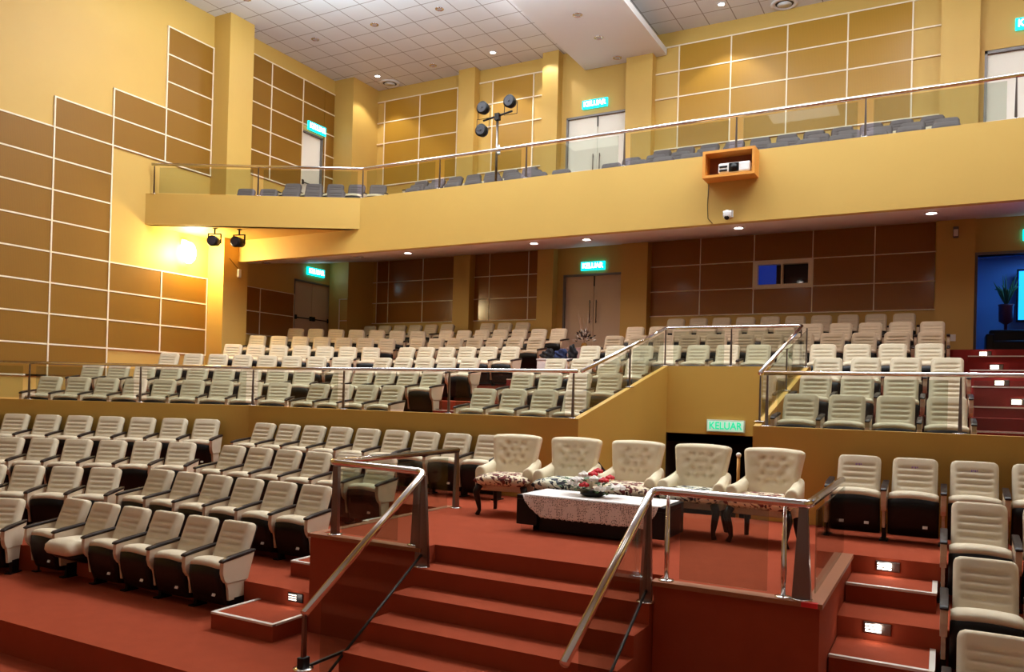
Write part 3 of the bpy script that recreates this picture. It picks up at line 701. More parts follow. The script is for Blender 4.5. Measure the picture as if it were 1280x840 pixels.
def chair(x, y, z, rz, pitch, label, group, first=False, down=False, grey=False, simple=False, tagged=True):
    t = thing('auditorium_chair', label, 'chair', (x, y, z), rz, group); NCH[0] += 1
    s = pitch/.535; t.scale = (s, s, s)
    C('backrest', CM['gback' if grey else 'back'], t); C('back_shell', CM['shell'], t)
    if not simple or True:
        if down: C('seat', CM['seatdown'], t); C('seat_shell', CM['shelldown'], t)
        else:
            C('seat', CM['seat'], t); sh = C('seat_shell', CM['seatshell'], t)
            if tagged: C('number_tag', CM['tag'], sh)
        for sgn in ((1, -1) if first else (1,)):
            C('armrest', CM['arm'], t, (sgn*HW, 0, 0)); C('side_panel', CM['side'], t, (sgn*HW, 0, 0)); C('leg', CM['leg'], t, (sgn*HW, 0, 0))
    return t
def ordinal(i): return ordn[i]
def row_x(xc, ybt, zf, pitch, phrase, group, grey=False, skip=(), downs=(), tagged=True, start=0):
    """straight row facing the stage; ybt is where the back tops stand"""
    n = len(xc)
    for i, x in enumerate(xc):
        lab = '%s tip-up chair, %s from left, %s' % ('grey' if grey else 'beige', ordinal(i), phrase)
        chair(x, ybt-.25*pitch/.535, zf, 0, pitch, lab, group, i == 0, i in downs, grey, tagged=tagged)
def row_w(x_last, off, zf, pitch, n, phrase, group, grey=False, tagged=True):
    """row turned 26 degrees; x_last: X of the rightmost back top; off: distance along the wing normal"""
    s_last = None
    yl_ = (off+x_last*sin(T))/cos(T)
    for i in range(n):
        k = n-1-i; x = x_last-DV[0]*pitch*k; y = yl_-DV[1]*pitch*k
        if x < XL+.3: continue
        cx = x-NV[0]*.25*pitch/.535; cy = y-NV[1]*.25*pitch/.535
        lab = '%s tip-up chair, %s from the right, %s' % ('grey' if grey else 'beige', ordinal(k), phrase)
        chair(cx, cy, zf, T, pitch, lab, group, k == n-1 or x-DV[0]*pitch < XL+.3, False, grey, tagged=tagged)
lin = lambda a, p, n: [a+p*i for i in range(n)]
rows_txt = ['front row', 'second row', 'third row', 'fourth row', 'fifth row', 'sixth row', 'back row']
# lower left block
G = 'beige tip-up chairs of the lower left block'
row_x(lin(-9.66, .575, 6), 6.28, ZF['A'], .570, 'front row of the lower left block', G, downs=(1,))
row_x(lin(-9.52, .565, 6), 7.40, ZF['B'], .562, 'second row of the lower left block', G)
row_x(lin(-9.26, .553, 6), 8.43, ZF['C'], .550, 'third row of the lower left block', G)
row_x(lin(-9.78, .535, 9), 9.55, ZF['D'], .535, 'back row of the lower left block', G)
G = 'beige tip-up chairs of the lower far left wing'
row_w(-10.46, 9.85, ZF['A'], .56, 4, 'front row of the lower far-left wing', G)
row_w(-10.34, 10.93, ZF['B'], .555, 6, 'second row of the lower far-left wing', G)
row_w(-10.35, 12.08, ZF['C'], .548, 8, 'third row of the lower far-left wing', G)
row_w(-10.92, 13.18, ZF['D'], .55, 9, 'back row of the lower far-left wing', G)
G = 'beige tip-up chairs of the lower right block'
row_x([-.79, -.25, .29, .83, 1.37, 1.91], 9.42, ZF['D'], .54, 'back row of the lower right block', G)
MARK = mat('purple_marker', rgb(150, 110, 190), .6)
for o in [o for o in bpy.data.objects if o.get('label', '').endswith('from left, back row of the lower right block')][:3]:
    bm = bmesh.new()
    for q in range(4): box(bm, -.03+q*.016, -.02+q*.016, .148, .152, .745+(q % 2)*.006, .765)
    obj('purple_writing', bm, MARK, [c for c in o.children if c.name.startswith('backrest')][0])
row_x([.30, .85, 1.4], 8.30, ZF['C'], .55, 'third row of the lower right block', G)
row_x([.31, .86], 7.20, ZF['B'], .552, 'second row of the lower right block', G)
row_x([.33, .88], 6.15, ZF['A'], .555, 'front row of the lower right block', G)
# middle tier
wing = [(-10.98, 9), (-11.22, 9), (-11.40, 8), (-11.65, 7), (-12.1, 7), (-12.15, 7), None]
for k in range(6):
    xl_, n = wing[k]
    row_w(xl_ if k else -10.72, MO[k], MZ[k], .54, n, '%s of the middle far-left wing' % rows_txt[k], 'beige chairs of the middle tier far left wing', tagged=False)
midx = [lin(-9.58, .53, 4), lin(-10.16, .52, 5), lin(-10.18, .525, 5), lin(-10.51, .526, 6), lin(-11.12, .531, 7), lin(-11.14, .525, 7), lin(-14.62, .533, 6)+lin(-10.69, .53, 3)]
for k in range(7):
    row_x(midx[k], MY[k], MZ[k], .53, '%s of the middle left block' % rows_txt[k], 'beige chairs of the middle tier left block', tagged=False)
    if k < 3:
        row_x(lin(-6.24, .522, 4), MY[k], MZ[k], .520, '%s of the middle block beside the stairwell' % rows_txt[k], 'beige chairs left of the exit stairwell', tagged=False)
        row_x(lin(-1.585, .54, 4), MY[k], MZ[k], .532, '%s of the middle block right of stairwell' % rows_txt[k], 'beige chairs right of the exit stairwell', tagged=False)
    else:
        row_x(lin(-6.10, .535, 12) if k < 6 else lin(-5.56, .535, 10), MY[k], MZ[k], .532, '%s of the middle tier, behind the stairwell' % rows_txt[k], 'beige chairs behind the exit stairwell', tagged=False)
# balcony
for k in range(3):
    zf = BZR[k]-.85
    row_x(lin([-10.9, -11.6, -12.3][k], .54, [8, 7, 7][k]), BYR[k], zf, .535, '%s of the balcony left block' % ['front row', 'second row', 'rear row'][k], 'grey chairs of the balcony', True, tagged=False)
    row_x(lin([-6.0, -6.0, -5.7][k], .54, 12 if k < 2 else 11), BYR[k], zf, .535, '%s of the balcony right block' % ['front row', 'second row', 'rear row'][k], 'grey chairs of the balcony', True, tagged=False)
    if k < 2: row_w(-12.75+.2*k, BOF[k], zf, .54, 5, '%s of the balcony corner wing' % ['front row', 'second row'][k], 'grey chairs of the balcony', True, tagged=False)
# ------------------------------------------------------------------ armchairs
def tuft_back():
    bm = bmesh.new(); NU, NV_ = 36, 44; F = []; B = []
    dim = []
    for r in range(4):
        v = .80-.145*r
        for c in ((-.5, -.17, .17, .5) if r % 2 else (-.34, 0, .34)): dim.append((c, v))
    for j in range(NV_+1):
        v = j/NV_; fr = []; br = []
        hw = .235+.075*v
        if v > .9: hw -= .05*(1-sqrt(max(0, 1-((v-.9)/.1)**2)))
        for i in range(NU+1):
            u = -1+2*i/NU; x = u*hw
            e = sqrt(max(0, 1-(1-min(1, (1-abs(u))/.2))**2)); te = sqrt(max(0, 1-(1-min(1, (1-v)/.08))**2))
            p = .055*e*te
            for c, w in dim:
                d2 = ((u-c)/.075)**2+((v-w)/.034)**2; p -= .030*math.exp(-d2)
                # soft folds from button to button
            ph = u/.34*pi; pv = (v-.80)/.145*pi
            if v > .30: p += .009*cos(ph)*cos(pv)*clamp((v-.30)/.1)*clamp((.92-v)/.1)*clamp((.8-abs(u))/.2)
            z = .40+.52*v+.012*(1-u*u)*v; y = .17+.13*v-p
            y += .0-.06*(abs(u)**3)*(1-.0*v)*.7
            fr.append(bm.verts.new((x, y, z))); br.append(bm.verts.new((x*.97, .17+.13*v+.07, z-.01)))
        F.append(fr); B.append(br)
    for j in range(NV_):
        for i in range(NU):
            bm.faces.new((F[j][i], F[j][i+1], F[j+1][i+1], F[j+1][i])); bm.faces.new((B[j][i+1], B[j][i], B[j+1][i], B[j+1][i+1]))
        bm.faces.new((B[j][0], F[j][0], F[j+1][0], B[j+1][0])); bm.faces.new((F[j][NU], B[j][NU], B[j+1][NU], F[j+1][NU]))
    for i in range(NU):
        bm.faces.new((F[NV_][i], F[NV_][i+1], B[NV_][i+1], B[NV_][i])); bm.faces.new((B[0][i], B[0][i+1], F[0][i+1], F[0][i]))
    bts = []
    for c, w in dim:
        hw = .235+.075*w; bt = bmesh.new(); ball(bt, (c*hw, .17+.13*w-.026, .40+.52*w), .009, 8, 6); bts.append(bt)
    return bm, bts
def armchair(x, y, rz, pm, label):
    t = thing('tufted_armchair', label, 'armchair', (x, y, -1.40), rz, 'row of tufted cream armchairs')
    a, b = tuft_back(); bk = obj('backrest', a, CREAM, t, True); [obj('tufting_button', q, CREAM, bk, True) for q in b]
    # arms: rounded roll lofted from the back to the front
    for s in (-1, 1):
        bm = bmesh.new(); rings = []
        for k in range(11):
            f = min(k/8, 1); yy = .28-.46*f; top = .64-.075*sin(f*pi/2); hw = .052+.016*f; cx = s*(.258+.036*f); zb = .30; sc = 1.
            if k == 9: yy -= .022; sc = .90
            if k == 10: yy -= .030; sc = .70
            ring = [(cx-hw*.92*sc, yy, zb)]
            for q in range(14):
                an = pi*q/13; ring.append((cx-cos(an)*hw*sc, yy, top-hw*1.1+sin(an)*hw*1.1*sc-(1-sc)*.0))
            ring.append((cx+hw*.92*sc, yy, zb))
            rings.append([bm.verts.new(p) for p in ring])
        n = len(rings[0])
        for A, B in zip(rings, rings[1:]):
            for q in range(n): bm.faces.new((A[q], A[(q+1) % n], B[(q+1) % n], B[q]))
        bm.faces.new(rings[0]); bm.faces.new(rings[-1][::-1]); bmesh.ops.recalc_face_normals(bm, faces=bm.faces[:])
        obj('arm', bm, CREAM, t, True)
    bm = BX(-.315, .315, -.16, .25, .27, .40); bevel(bm, .03, 3); obj('seat_base', bm, CREAM, t, True)
    bm = bmesh.new(); NU, NV_ = 20, 14; rows = []
    # plump seat cushion with bowed front
    for j in range(NV_+1):
        v = j/NV_; an = 2*pi*v; row = []
        for i in range(NU+1):
            u = -1+2*i/NU; e = sqrt(max(0, 1-abs(u)**8))
            cy = .0; ry = .30+.045*(1-u*u); yy = cy-.03+(-ry if cos(an) < 0 else ry*.7)*abs(cos(an))**.55
            zz = .405+.062*e*(1 if sin(an) > 0 else -1)*abs(sin(an))**.6+.02*(1-u*u)*(sin(an) > 0)
            row.append(bm.verts.new((u*.335*(1-.0*v), yy, zz)))
        rows.append(row)
    for A, B in zip(rows, rows[1:]):
        for i in range(NU): bm.faces.new((A[i], A[i+1], B[i+1], B[i]))
    bm.faces.new([r[0] for r in rows[:-1]]); bm.faces.new([r[NU] for r in rows[:-1]][::-1])
    bmesh.ops.remove_doubles(bm, verts=bm.verts[:], dist=1e-5); bmesh.ops.recalc_face_normals(bm, faces=bm.faces[:])
    obj('seat_cushion', bm, pm, t, True)
    for sx in (-1, 1):
        bm = bmesh.new(); tube(bm, [(sx*.27, -.27, .35), (sx*.30, -.30, .27), (sx*.275, -.275, .14), (sx*.265, -.265, .06), (sx*.285, -.29, 0)], [.042, .040, .032, .022, .028], 10); obj('leg', bm, DARK, t, True)
        bm = bmesh.new(); tube(bm, [(sx*.25, .20, .32), (sx*.25, .22, .15), (sx*.27, .28, 0)], [.034, .028, .024], 8); obj('leg', bm, DARK, t, True)
    return t
AC = [(-4.53, 8.32, .16, SPOTR, 'cream tufted armchair with maroon print seat, leftmost of the row'),
      (-3.77, 8.34, .10, SPOTB, 'cream tufted armchair with black print seat, second from left behind the table'),
      (-3.03, 8.34, .02, SPOTR, 'cream tufted armchair with maroon print seat directly behind the flowers'),
      (-2.29, 8.33, 0., SPOTB, 'cream tufted armchair with black print seat in front of the exit opening'),
      (-1.555, 8.28, -.08, SPOTR, 'cream tufted armchair nearest the right railing corner')]
for a in AC: armchair(*a)
# ------------------------------------------------------------------ coffee table, cloth, flowers
t = thing('coffee_table', 'low black coffee table on silver feet in front of the armchairs', 'table', (-3.09, 7.62, -1.40), -.01)
obj('tabletop', bevel(BX(-.80, .80, -.30, .30, .33, .375), .006), BLACK, t)
for s in (-1, 1):
    obj('end_box', bevel(BX(min(s*.80, s*.56), max(s*.80, s*.56), -.30, .30, .07, .33), .006), BLACK, t)
    obj('foot', bevel(BX(min(s*.77, s*.62), max(s*.77, s*.62), -.26, .26, 0, .07), .006), STEEL, t)
obj('apron', BX(-.56, .56, -.24, .24, .02, .33), BLACK, t)
t = thing('lace_tablecloth', 'white lace-edged cloth draped over the black coffee table', 'tablecloth', (-3.09, 7.62, -1.025+.004), -.01)
bm = bmesh.new(); box(bm, -.74, .76, -.305, .29, 0, .006); obj('cloth_top', bm, LINEN, t)
def drape(y, x0, x1):
    bm = bmesh.new(); N = 90; M_ = 12; rows = []
    for i in range(N+1):
        f = i/N; x = x0+(x1-x0)*f
        L = .215*min(1, (f/.14+.0001)**.7, ((1-f)/.10+.0001)**.7)+.010*abs(sin(f*pi*24))
        rows.append([bm.verts.new((x, y-.004-.012*sin(f*38)*(k/M_)-.012*(k/M_), .004-L*k/M_)) for k in range(M_+1)])
    for A, B in zip(rows, rows[1:]):
        for k in range(M_): bm.faces.new((A[k], B[k], B[k+1], A[k+1]))
    return bm
o = obj('lace_border', drape(-.305, -.72, .74), LACE, t, True)
sm = o.modifiers.new('s', 'SOLIDIFY'); sm.thickness = .003
t = thing('flower_arrangement', 'low bouquet of red and white roses on the lace cloth', 'flowers', (-3.16, 7.62, -1.015), group=None); t.scale = (1.22, 1.2, 1.3)
bm = bmesh.new(); lathe(bm, [(.07, 0), (.11, .02), (.10, .05), (.06, .055)]); obj('bowl', bm, BLACK, t, True)
fl = bmesh.new()
WH = mat('white_petals', rgb(240, 234, 228), .6); RD = mat('red_petals', rgb(214, 34, 48), .6); GN = mat('rose_leaves', rgb(62, 96, 48), .6)
def rose(bm, c, r):
    for k in range(3):
        for q in range(5+k):
            a = 2*pi*q/(5+k)+k*.6; rr = r*(.25+.28*k)
            ball(bm, (c[0]+cos(a)*rr, c[1]+sin(a)*rr, c[2]-.1*r*k), r*.42, 8, 5, (1, 1, .9))
    ball(bm, (c[0], c[1], c[2]+.05*r), r*.5, 8, 6)
random.seed(3)
spots = [(-.21, .05, .10, 0), (-.14, -.04, .13, 0), (-.10, .03, .17, 0), (-.05, -.08, .10, 1), (-.02, .04, .18, 1), (.03, -.05, .15, 0), (.05, .05, .13, 0), (.10, -.02, .14, 1), (.13, .05, .16, 1), (.10, -.09, .08, 0), (.18, -.03, .09, 0), (.22, .04, .09, 0), (.0, .1, .2, 1), (-.17, .1, .12, 0)]
for x, y, z, c in spots:
    bm = bmesh.new(); rose(bm, (x, y, z), (.034 if c else .042)+.006*random.random()); obj('rose', bm, RD if c else WH, t, True)
bm = bmesh.new()
for k in range(46):
    a = random.random()*6.28; r = .08+.2*random.random(); x, y = cos(a)*r, sin(a)*r*.55; z = .02+.11*random.random()
    d = Vector((cos(a), sin(a), .3+.4*random.random())).normalized()*.05; s_ = Vector((-sin(a), cos(a), 0))*.018; p = Vector((x, y, z))
    vs = [bm.verts.new(q) for q in (p, p+d*.5+s_, p+d, p+d*.5-s_)]; bm.faces.new(vs)
obj('leaves', bm, GN, t)
# ------------------------------------------------------------------ signs
def text_mesh(s, size, depth=.004):
    cu = bpy.data.curves.new('txt', 'FONT'); cu.body = s; cu.size = size; cu.align_x = 'CENTER'; cu.align_y = 'CENTER'; cu.extrude = depth; cu.offset = size*.02
    to = bpy.data.objects.new('txt', cu); col.objects.link(to)
    dg = bpy.context.evaluated_depsgraph_get(); me = bpy.data.meshes.new_from_object(to.evaluated_get(dg))
    bpy.data.objects.remove(to); me.materials.clear(); return me
CY = emis('exit_cyan', rgb(0, 190, 205), 2.6); WHT = emis('exit_white', rgb(235, 252, 255), 6.)
def exit_sign(x, y, z, rz, w, h, label, face, letters, frame):
    t = thing('exit_sign', label, 'sign', (x, y, z), rz, None)
    obj('casing', bevel(BX(-w/2, w/2, -.05, 0, -h/2, h/2), .006), frame, t)
    obj('sign_face', BX(-w/2+.02, w/2-.02, -.056, -.05, -h/2+.02, h/2-.02), face, t)
    me = text_mesh('KELUAR', h*.82); me.materials.append(letters)
    o = bpy.data.objects.new('lettering', me); col.objects.link(o); o.parent = t; o.location = (0, -.06, 0); o.rotation_euler = (pi/2, 0, 0)
    bb = [v.co.x for v in me.vertices]; s = (w-.09)/(max(bb)-min(bb)); o.scale = (s, 1, 1)
    return t
exit_sign(-8.04, YB-.02, 7.58, 0, .70, .22, 'glowing cyan exit sign above the balcony double door', CY, WHT, CY)
exit_sign(-7.98, YB-.02, 3.39, 0, .66, .22, 'glowing cyan exit sign above the door under the balcony', CY, WHT, CY)
exit_sign(1.45, YB-.02, 7.78, 0, .66, .24, 'cyan exit sign cut by the right picture edge above the balcony door', CY, WHT, CY)
exit_sign(1.66, YB-.02, 3.50, 0, .66, .22, 'cyan exit sign above the blue-lit opening', CY, WHT, CY)
exit_sign(XL+.02, 17.0, 7.42, pi/2, .72, .24, 'cyan exit sign above the single balcony door in the left wall', CY, WHT, CY)
exit_sign(XL+.02, 17.12, 3.36, pi/2, .70, .22, 'cyan exit sign above the lower left double door', CY, WHT, CY)
GF = emis('exit_pale', rgb(190, 225, 200), .55); GT = emis('exit_green', rgb(20, 200, 150), .8)
exit_sign(-3.235, 13.59, -.42, 0, .64, .21, 'pale green exit sign over the stairwell opening behind the armchairs', GF, GT, mat('sign_white', rgb(205, 215, 200), .5))
# ------------------------------------------------------------------ projector niche, camera, cable
t = thing('projector_box', 'open orange-yellow box mounted on the balcony parapet', 'box', (-3.29, BYF, 4.055))
W2, H2, DD = .44, .23, .34
bm = bmesh.new()
box(bm, -W2, W2, -DD, 0, H2-.045, H2); box(bm, -W2, W2, -DD, 0, -H2, -H2+.045); box(bm, -W2, -W2+.045, -DD, 0, -H2+.045, H2-.045); box(bm, W2-.045, W2, -DD, 0, -H2+.045, H2-.045)
obj('frame', bm, mat('orange_wood', rgb(222, 150, 62), .5), t); obj('back_panel', BX(-W2+.045, W2-.045, -.02, 0, -H2+.045, H2-.045), mat('brown_lining', rgb(140, 74, 34), .6), t)
t = thing('projector', 'small white projector sitting in the orange box on the parapet', 'projector', (-3.20, BYF-.18, 4.055-H2+.047)); t.scale = (1.12, 1., 1.25)
obj('body', bevel(BX(-.24, .24, -.13, .12, .01, .15), .025, 3), mat('projector_white', rgb(236, 236, 236), .4), t, False)
bm = bmesh.new(); tube(bm, [(0, -.12, .08), (0, -.155, .08)], .05, 16); ln = obj('lens', bm, BLACK, t, True)
obj('lens_surround', bevel(BX(-.075, .075, -.138, -.128, .02, .14), .004), BLACK, t)
bm = bmesh.new(); box(bm, -.22, -.10, -.137, -.129, .035, .06); box(bm, -.22, -.10, -.137, -.129, .085, .11); obj('vent_slot', bm, BLACK, t)
for k in (-.18, .18): obj('foot', BX(k-.015, k+.015, -.02, .02, 0, .012), BLACK, t)
bm = bmesh.new(); tube(bm, [(-3.70, BYF-.012, 3.80), (-3.715, BYF-.01, 3.45), (-3.70, BYF-.012, 3.2), (-3.62, BYF-.01, 3.11)], .006, 6)
tag(obj('hanging_cable', bm, BLACK, None, True), 'thin dark cable hanging from the projector box down the parapet', 'cable')
t = thing('security_camera', 'white dome camera fixed low on the balcony parapet', 'camera', (-3.33, BYF, 3.22)); t.scale = (1.35, 1.2, 1.5)
bm = bmesh.new(); box(bm, -.05, .05, -.02, 0, -.02, .06); tube(bm, [(0, 0, .03), (0, -.10, .02)], .018, 8); obj('bracket', bm, WHITE, t)
bm = bmesh.new(); ball(bm, (0, -.13, -.01), .055); lathe(bm, [(.03, .03), (.055, .03), (.05, -.02)], 0, -.13); obj('dome', bm, WHITE, t, True)
bm = bmesh.new(); ball(bm, (0, -.145, -.035), .036); obj('lens', bm, BLACK, t, True)
# moving heads hanging from the balcony corner
def moving_head(x, y, rz, label):
    t = thing('stage_light', label, 'light', (x, y, 3.62), rz, 'black lamps hung from the balcony corner')
    bm = bmesh.new(); tube(bm, [(0, 0, 0), (0, 0, -.13)], .02, 8); box(bm, -.04, .04, -.04, .04, -.015, 0); obj('hanger', bm, DARKM, t)
    bm = bmesh.new(); box(bm, -.15, -.13, -.02, .02, -.34, -.12); box(bm, .13, .15, -.02, .02, -.34, -.12); box(bm, -.15, .15, -.02, .02, -.14, -.12); obj('yoke', bm, DARKM, t)
    bm = bmesh.new(); tube(bm, [(0, .15, -.28), (0, .10, -.29), (0, -.05, -.30), (0, -.15, -.31), (0, -.17, -.312)], [.07, .10, .115, .125, .118], 18); obj('head', bm, BLACK, t, True)
    bm = bmesh.new(); lathe(bm, [(.09, 0), (.09, .01)], seg=16); bmesh.ops.rotate(bm, verts=bm.verts[:], cent=(0, 0, 0), matrix=Matrix.Rotation(radians(93), 3, 'X')); bmesh.ops.translate(bm, verts=bm.verts[:], vec=(0, -.172, -.312)); obj('lens', bm, mat('lens_glass', rgb(60, 54, 60), .1), t)
moving_head(-14.6, 12.55, .5, 'black spotlight beside the glowing wall lamp under the balcony corner')
moving_head(-14.15, 12.85, .25, 'black spotlight right of the pilaster under the balcony corner')
t = thing('wall_lamp', 'very bright glowing wall lamp on the left wall under the balcony', 'lamp', (XL, 12.68, 3.05))
bm = bmesh.new(); box(bm, 0, .03, -.08, .08, .28, .42); tube(bm, [(.02, 0, .34), (.10, 0, .32)], .015, 8); obj('bracket', bm, WHITE, t)
bm = bmesh.new(); ball(bm, (.19, 0, .10), .17, 16, 12, (.9, 1, 1.5)); obj('lamp_and_glare', bm, emis('lamp_glow', rgb(255, 225, 160), 45), t, True)  # lamp globe, enlarged and stretched to take in its glare
t = thing('wall_speaker', 'small white wall sensor on the left pilaster under the balcony', 'sensor', (XL+.55, 13.85, 2.82))
obj('body', bevel(BX(0, .06, -.05, .05, -.1, .1), .015, 2), WHITE, t)
bm = bmesh.new(); tube(bm, [(.02, -.02, .1), (.02, -.3, .32)], .006, 6); obj('bracket', bm, DARKM, t)
t = thing('pillar_speaker', 'small grey speaker near the top of the right pilaster', 'speaker', (.15, YB-.28, 3.62))
obj('body', bevel(BX(-.05, .05, -.1, 0, -.14, .08), .01, 2), GREYM, t); obj('grille', BX(-.04, .04, -.106, -.1, -.12, .02), TAG, t)
o = thing('wall_switch', 'white wall switch low on the right rear pilaster', 'switch', (.14, YB-.28, 1.43))
obj('plate', bevel(BX(-.05, .05, -.012, 0, -.07, .07), .004), TAG, o); obj('rocker', BX(-.02, .02, -.018, -.012, -.03, .03), TAG, o)
# lighting stand on the balcony
t = thing('lighting_stand', 'black tripod stand with three round stage lamps on the balcony', 'light stand', (-8.30, 14.32, 3.9))
bm = bmesh.new(); tube(bm, [(0, 0, .25), (0, 0, 1.95)], .026, 10); obj('pole', bm, STEELD, t, True)
bm = bmesh.new(); tube(bm, [(-.36, .03, 1.89), (.36, -.03, 1.97)], .022, 8); box(bm, -.05, .05, -.05, .05, 1.84, 1.98); obj('crossbar', bm, DARKM, t)
for k in range(3):
    a = k*2.094+.5; bm = bmesh.new(); tube(bm, [(0, 0, .55), (cos(a)*.2, sin(a)*.2, 0)], .014, 6); obj('leg', bm, DARKM, t)
for cx, cz, up in ((-.33, 2.13, 1), (.31, 2.17, 1), (-.35, 1.66, -1)):
    bm = bmesh.new(); tube(bm, [(cx, .12, cz), (cx, .03, cz), (cx, -.09, cz), (cx, -.10, cz)], [.06, .12, .135, .12], 20); l = obj('lamp_can', bm, BLACK, t, True)
    bm = bmesh.new(); lathe(bm, [(.10, 0), (.10, .012)], seg=20); lathe(bm, [(.02, .012), (.02, .03)], seg=10); bmesh.ops.rotate(bm, verts=bm.verts[:], cent=(0, 0, 0), matrix=Matrix.Rotation(pi/2, 3, 'X')); bmesh.ops.translate(bm, verts=bm.verts[:], vec=(cx, -.095, cz)); obj('led_face', bm, mat('led_grey', rgb(62, 62, 70), .4), l)
    bm = bmesh.new(); z2 = 1.92; tube(bm, [(cx-.15, 0, cz), (cx-.15, 0, z2), (cx+.15, 0, z2), (cx+.15, 0, cz)], .008, 6); obj('bracket', bm, DARKM, l)
t['group'] = 'balcony equipment'
t = thing('water_bottle', 'small white bottle hung on the lighting stand pole', 'bottle', (-8.22, 14.27, 5.0)); bm = bmesh.new(); lathe(bm, [(.03, 0), (.033, .02), (.033, .15), (.015, .18), (.015, .2)]); obj('bottle', bm, TAG, t, True); bm = bmesh.new(); lathe(bm, [(.034, .05), (.034, .11)]); obj('wrap', bm, mat('blue_wrap', rgb(80, 70, 150), .5), t, True)
# things piled on the middle tier
def cloth_heap(name, x, y, z, sx, sy, sz, m, label, cat, seed):
    random.seed(seed); bm = bmesh.new(); bmesh.ops.create_icosphere(bm, subdivisions=4, radius=1)
    ph = [random.random()*6 for _ in range(6)]
    for v in bm.verts:
        c = v.co; k = 1+.16*sin(c.x*5+ph[0])+.14*sin(c.y*7+ph[1])+.12*sin(c.z*9+ph[2]+c.x*4)
        v.co = Vector((c.x*sx*k, c.y*sy*k, max(c.z, -.35)*sz*k))
    o = obj(name, bm, m, None, True, (x, y, z+.3*sz)); return tag(o, label, cat)
NAVY = mat('navy_cloth', rgb(34, 44, 82), .9, noise=.3, nscale=8); BLKC = mat('black_cloth', rgb(24, 22, 26), .9); PNK = mat('pale_pink_cloth', rgb(214, 186, 182), .9, noise=.1, nscale=20)
t = thing('aisle_table', 'small white-draped table in the centre aisle heaped with dark garments', 'table', (-6.83, 14.5, MZ[3]))
obj('tabletop', bevel(BX(-.42, .42, -.18, .18, .56, .59), .006), LINEN, t)
obj('cloth_skirt', bevel(BX(-.41, .41, -.17, .17, .34, .56), .015), LINEN, t)
for sx in (-1, 1):
    for sy in (-1, 1): obj('leg', BX(sx*.38-.02, sx*.38+.02, sy*.14-.02, sy*.14+.02, 0, .34), DARK, t)
cloth_heap('jacket', -7.06, 14.48, MZ[3]+.62, .14, .13, .12, BLKC, 'crumpled black jacket at the left end of the aisle table', 'jacket', 1)
cloth_heap('jacket', -6.76, 14.48, MZ[3]+.62, .11, .13, .13, NAVY, 'crumpled navy blue jacket between two black garments', 'jacket', 2)
cloth_heap('bag', -6.52, 14.48, MZ[3]+.63, .09, .12, .18, BLKC, 'black bag standing at the right end of the aisle table', 'bag', 4)
t = thing('gift_table', 'small pedestal table draped in pale pink cloth before the rear door', 'table', (-7.22, 16.9, MZ[5]))
obj('tabletop', bevel(BX(-.45, .35, -.22, .22, .34, .37), .008), PNK, t)
obj('cloth_skirt', bevel(BX(-.44, .34, -.21, .21, .12, .34), .02), PNK, t)
for s in (-1, 1): obj('leg', BX(s*.3-.06, s*.3-.02, -.02, .02, 0, .14), DARK, t)
t = thing('flower_arrangement', 'black and silver dried flower bunch on the pink table by the rear door', 'flowers', (-7.30, 16.85, MZ[5]+.37))
bm = bmesh.new(); lathe(bm, [(.05, 0), (.08, .06), (.05, .12)]); obj('vase', bm, mat('gold_vase', rgb(170, 130, 60), .35, metal=.5), t, True)
random.seed(11)
for nm, m, n in (('dark_leaf', BLKC, 60), ('silver_leaf', TAG, 60)):
    bm = bmesh.new()
    for k in range(n):
        a = random.random()*6.28; b = random.random()*1.5; r = .10+.17*random.random()
        d = Vector((cos(a)*cos(b), sin(a)*cos(b), sin(b))); p = Vector((0, 0, .16))+d*r
        s_ = d.cross(Vector((random.random()-.5, random.random()-.5, random.random()-.5))).normalized()*.02
        vs = [bm.verts.new(q) for q in (p-d*.04, p+s_, p+d*.05, p-s_)]; bm.faces.new(vs)
    obj(nm, bm, m, t)
bm = bmesh.new()
for k in range(9):
    a = k*.7; tube(bm, [(0, 0, .1), (cos(a)*.1, sin(a)*.1, .45), (cos(a)*.16, sin(a)*.16, .62+.1*(k % 3))], .004, 4)
obj('twigs', bm, mat('twig', rgb(170, 140, 120), .7), t)
# ------------------------------------------------------------------ lights
def area(x, y, z, size, power, color=(1, .93, .82), rot=(0, 0, 0), sy=None, spread=None):
    l = bpy.data.lights.new('hall_or_fill_light', 'AREA'); l.energy = power; l.color = color; l.size = size
    if sy: l.shape = 'RECTANGLE'; l.size_y = sy
    if spread: l.spread = spread
    o = bpy.data.objects.new('hall_or_fill_light', l); col.objects.link(o); o.location = (x, y, z); o.rotation_euler = rot; return o
def spot(x, y, z, power, ang, color=(1, .93, .82), tgt=None, blend=.5, r=.06):
    l = bpy.data.lights.new('down_light', 'SPOT'); l.energy = power; l.spot_size = radians(ang); l.spot_blend = blend; l.color = color; l.shadow_soft_size = r
    o = bpy.data.objects.new('down_light', l); col.objects.link(o); o.location = (x, y, z)
    if tgt: o.rotation_euler = (Vector(tgt)-Vector((x, y, z))).to_track_quat('-Z', 'Y').to_euler()
    return o
def point(x, y, z, power, color=(1, .9, .75), r=.03):
    l = bpy.data.lights.new('lamp', 'POINT'); l.energy = power; l.color = color; l.shadow_soft_size = r
    o = bpy.data.objects.new('lamp', l); col.objects.link(o); o.location = (x, y, z)
WARM = (1, .965, .91)
for x, y, p in ((-12.5, 11.2, 190), (-8.6, 11.2, 215), (-4.6, 11.2, 215), (-.6, 11.2, 215), (3.4, 11.2, 150),
                (-12.5, 8.0, 35), (-7, 8.0, 35), (-1.5, 8.0, 35)):
    area(x, y, ZC-.08, 1.6, p, WARM)
for x, y, p in ((-11, 2.5, 50), (-4, 2.5, 40), (3, 2.5, 40)): area(x, y, ZC-.08, 2.0, p, WARM)
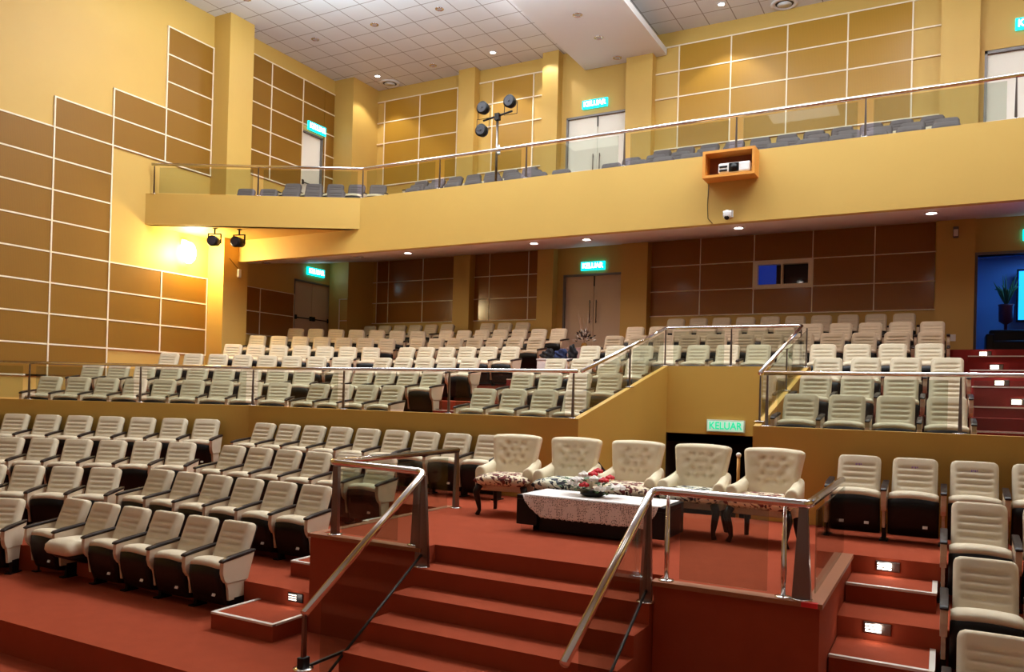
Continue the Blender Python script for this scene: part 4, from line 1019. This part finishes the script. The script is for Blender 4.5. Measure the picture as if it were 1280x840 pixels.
for x, p in ((-11.5, 260), (-7.5, 480), (-3, 480), (1.5, 480)): area(x, 11.6, 7.3, 2.0, p, (.80, .95, 1), (pi, 0, 0))  # unseen uplights added to pale the ceiling, standing in for indirect house light
for x in (-12.5, -8.6, -4.6, -.6, 3): area(x, 15.6, ZC-.06, 1.0, 70, WARM)
for x, y, l in lamps:
    if l: spot(x, y, ZC-.05, 120, 95, WARM, (x, y+.25, 0), .3)
spot(-9.4, 18.2, ZC-.05, 60, 80, WARM, (-8.8, 18.9, 6), .3)
for x, y, l in SL:
    if l == 1: spot(x, y, soffz(y)-.05, 82, 165, (1, .86, .80), (x, y, 0), .6)
point(XL+.45, 12.68, 3.15, 170, (1, .80, .42), .12)
area(2.2, YB+1.4, 3.45, 1.2, 30, (.14, .42, 1.))
for x, y, z, p in LIGHTS: point(x, y, z, p, (1, .9, .8), .03)
# ------------------------------------------------------------------ world, camera
w = bpy.data.worlds.new('World'); bpy.context.scene.world = w; w.use_nodes = True
w.node_tree.nodes['Background'].inputs[0].default_value = (1, .9, .78, 1); w.node_tree.nodes['Background'].inputs[1].default_value = .02
cam = bpy.data.cameras.new('Camera'); co = bpy.data.objects.new('Camera', cam); col.objects.link(co)
yaw, pit, rol, F_, CY0 = .497902, .00652768, .0265666, 992.97, 488.225
f_ = Vector((-sin(yaw)*cos(pit), cos(yaw)*cos(pit), sin(pit))); r0 = Vector((cos(yaw), sin(yaw), 0)); u0 = r0.cross(f_)
r_ = r0*cos(rol)+u0*sin(rol); u_ = -r0*sin(rol)+u0*cos(rol)
co.matrix_world = Matrix(((r_.x, u_.x, -f_.x, 0), (r_.y, u_.y, -f_.y, 0), (r_.z, u_.z, -f_.z, 0), (0, 0, 0, 1)))
cam.sensor_width = 36; cam.sensor_fit = 'HORIZONTAL'; cam.lens = F_/1280*36; cam.shift_y = (CY0-420)/1280; cam.clip_start = .05; cam.clip_end = 200
bpy.context.scene.camera = co
bpy.context.view_layer.update()
for o in bpy.data.objects:
    if o.parent is None: o.location.z += ZO
sc = bpy.context.scene
sc.view_settings.view_transform = 'Standard'; sc.view_settings.look = 'None'; sc.view_settings.exposure = 0.; sc.view_settings.gamma = 1.
sc.view_settings.use_curve_mapping = False
print('chairs', NCH[0])
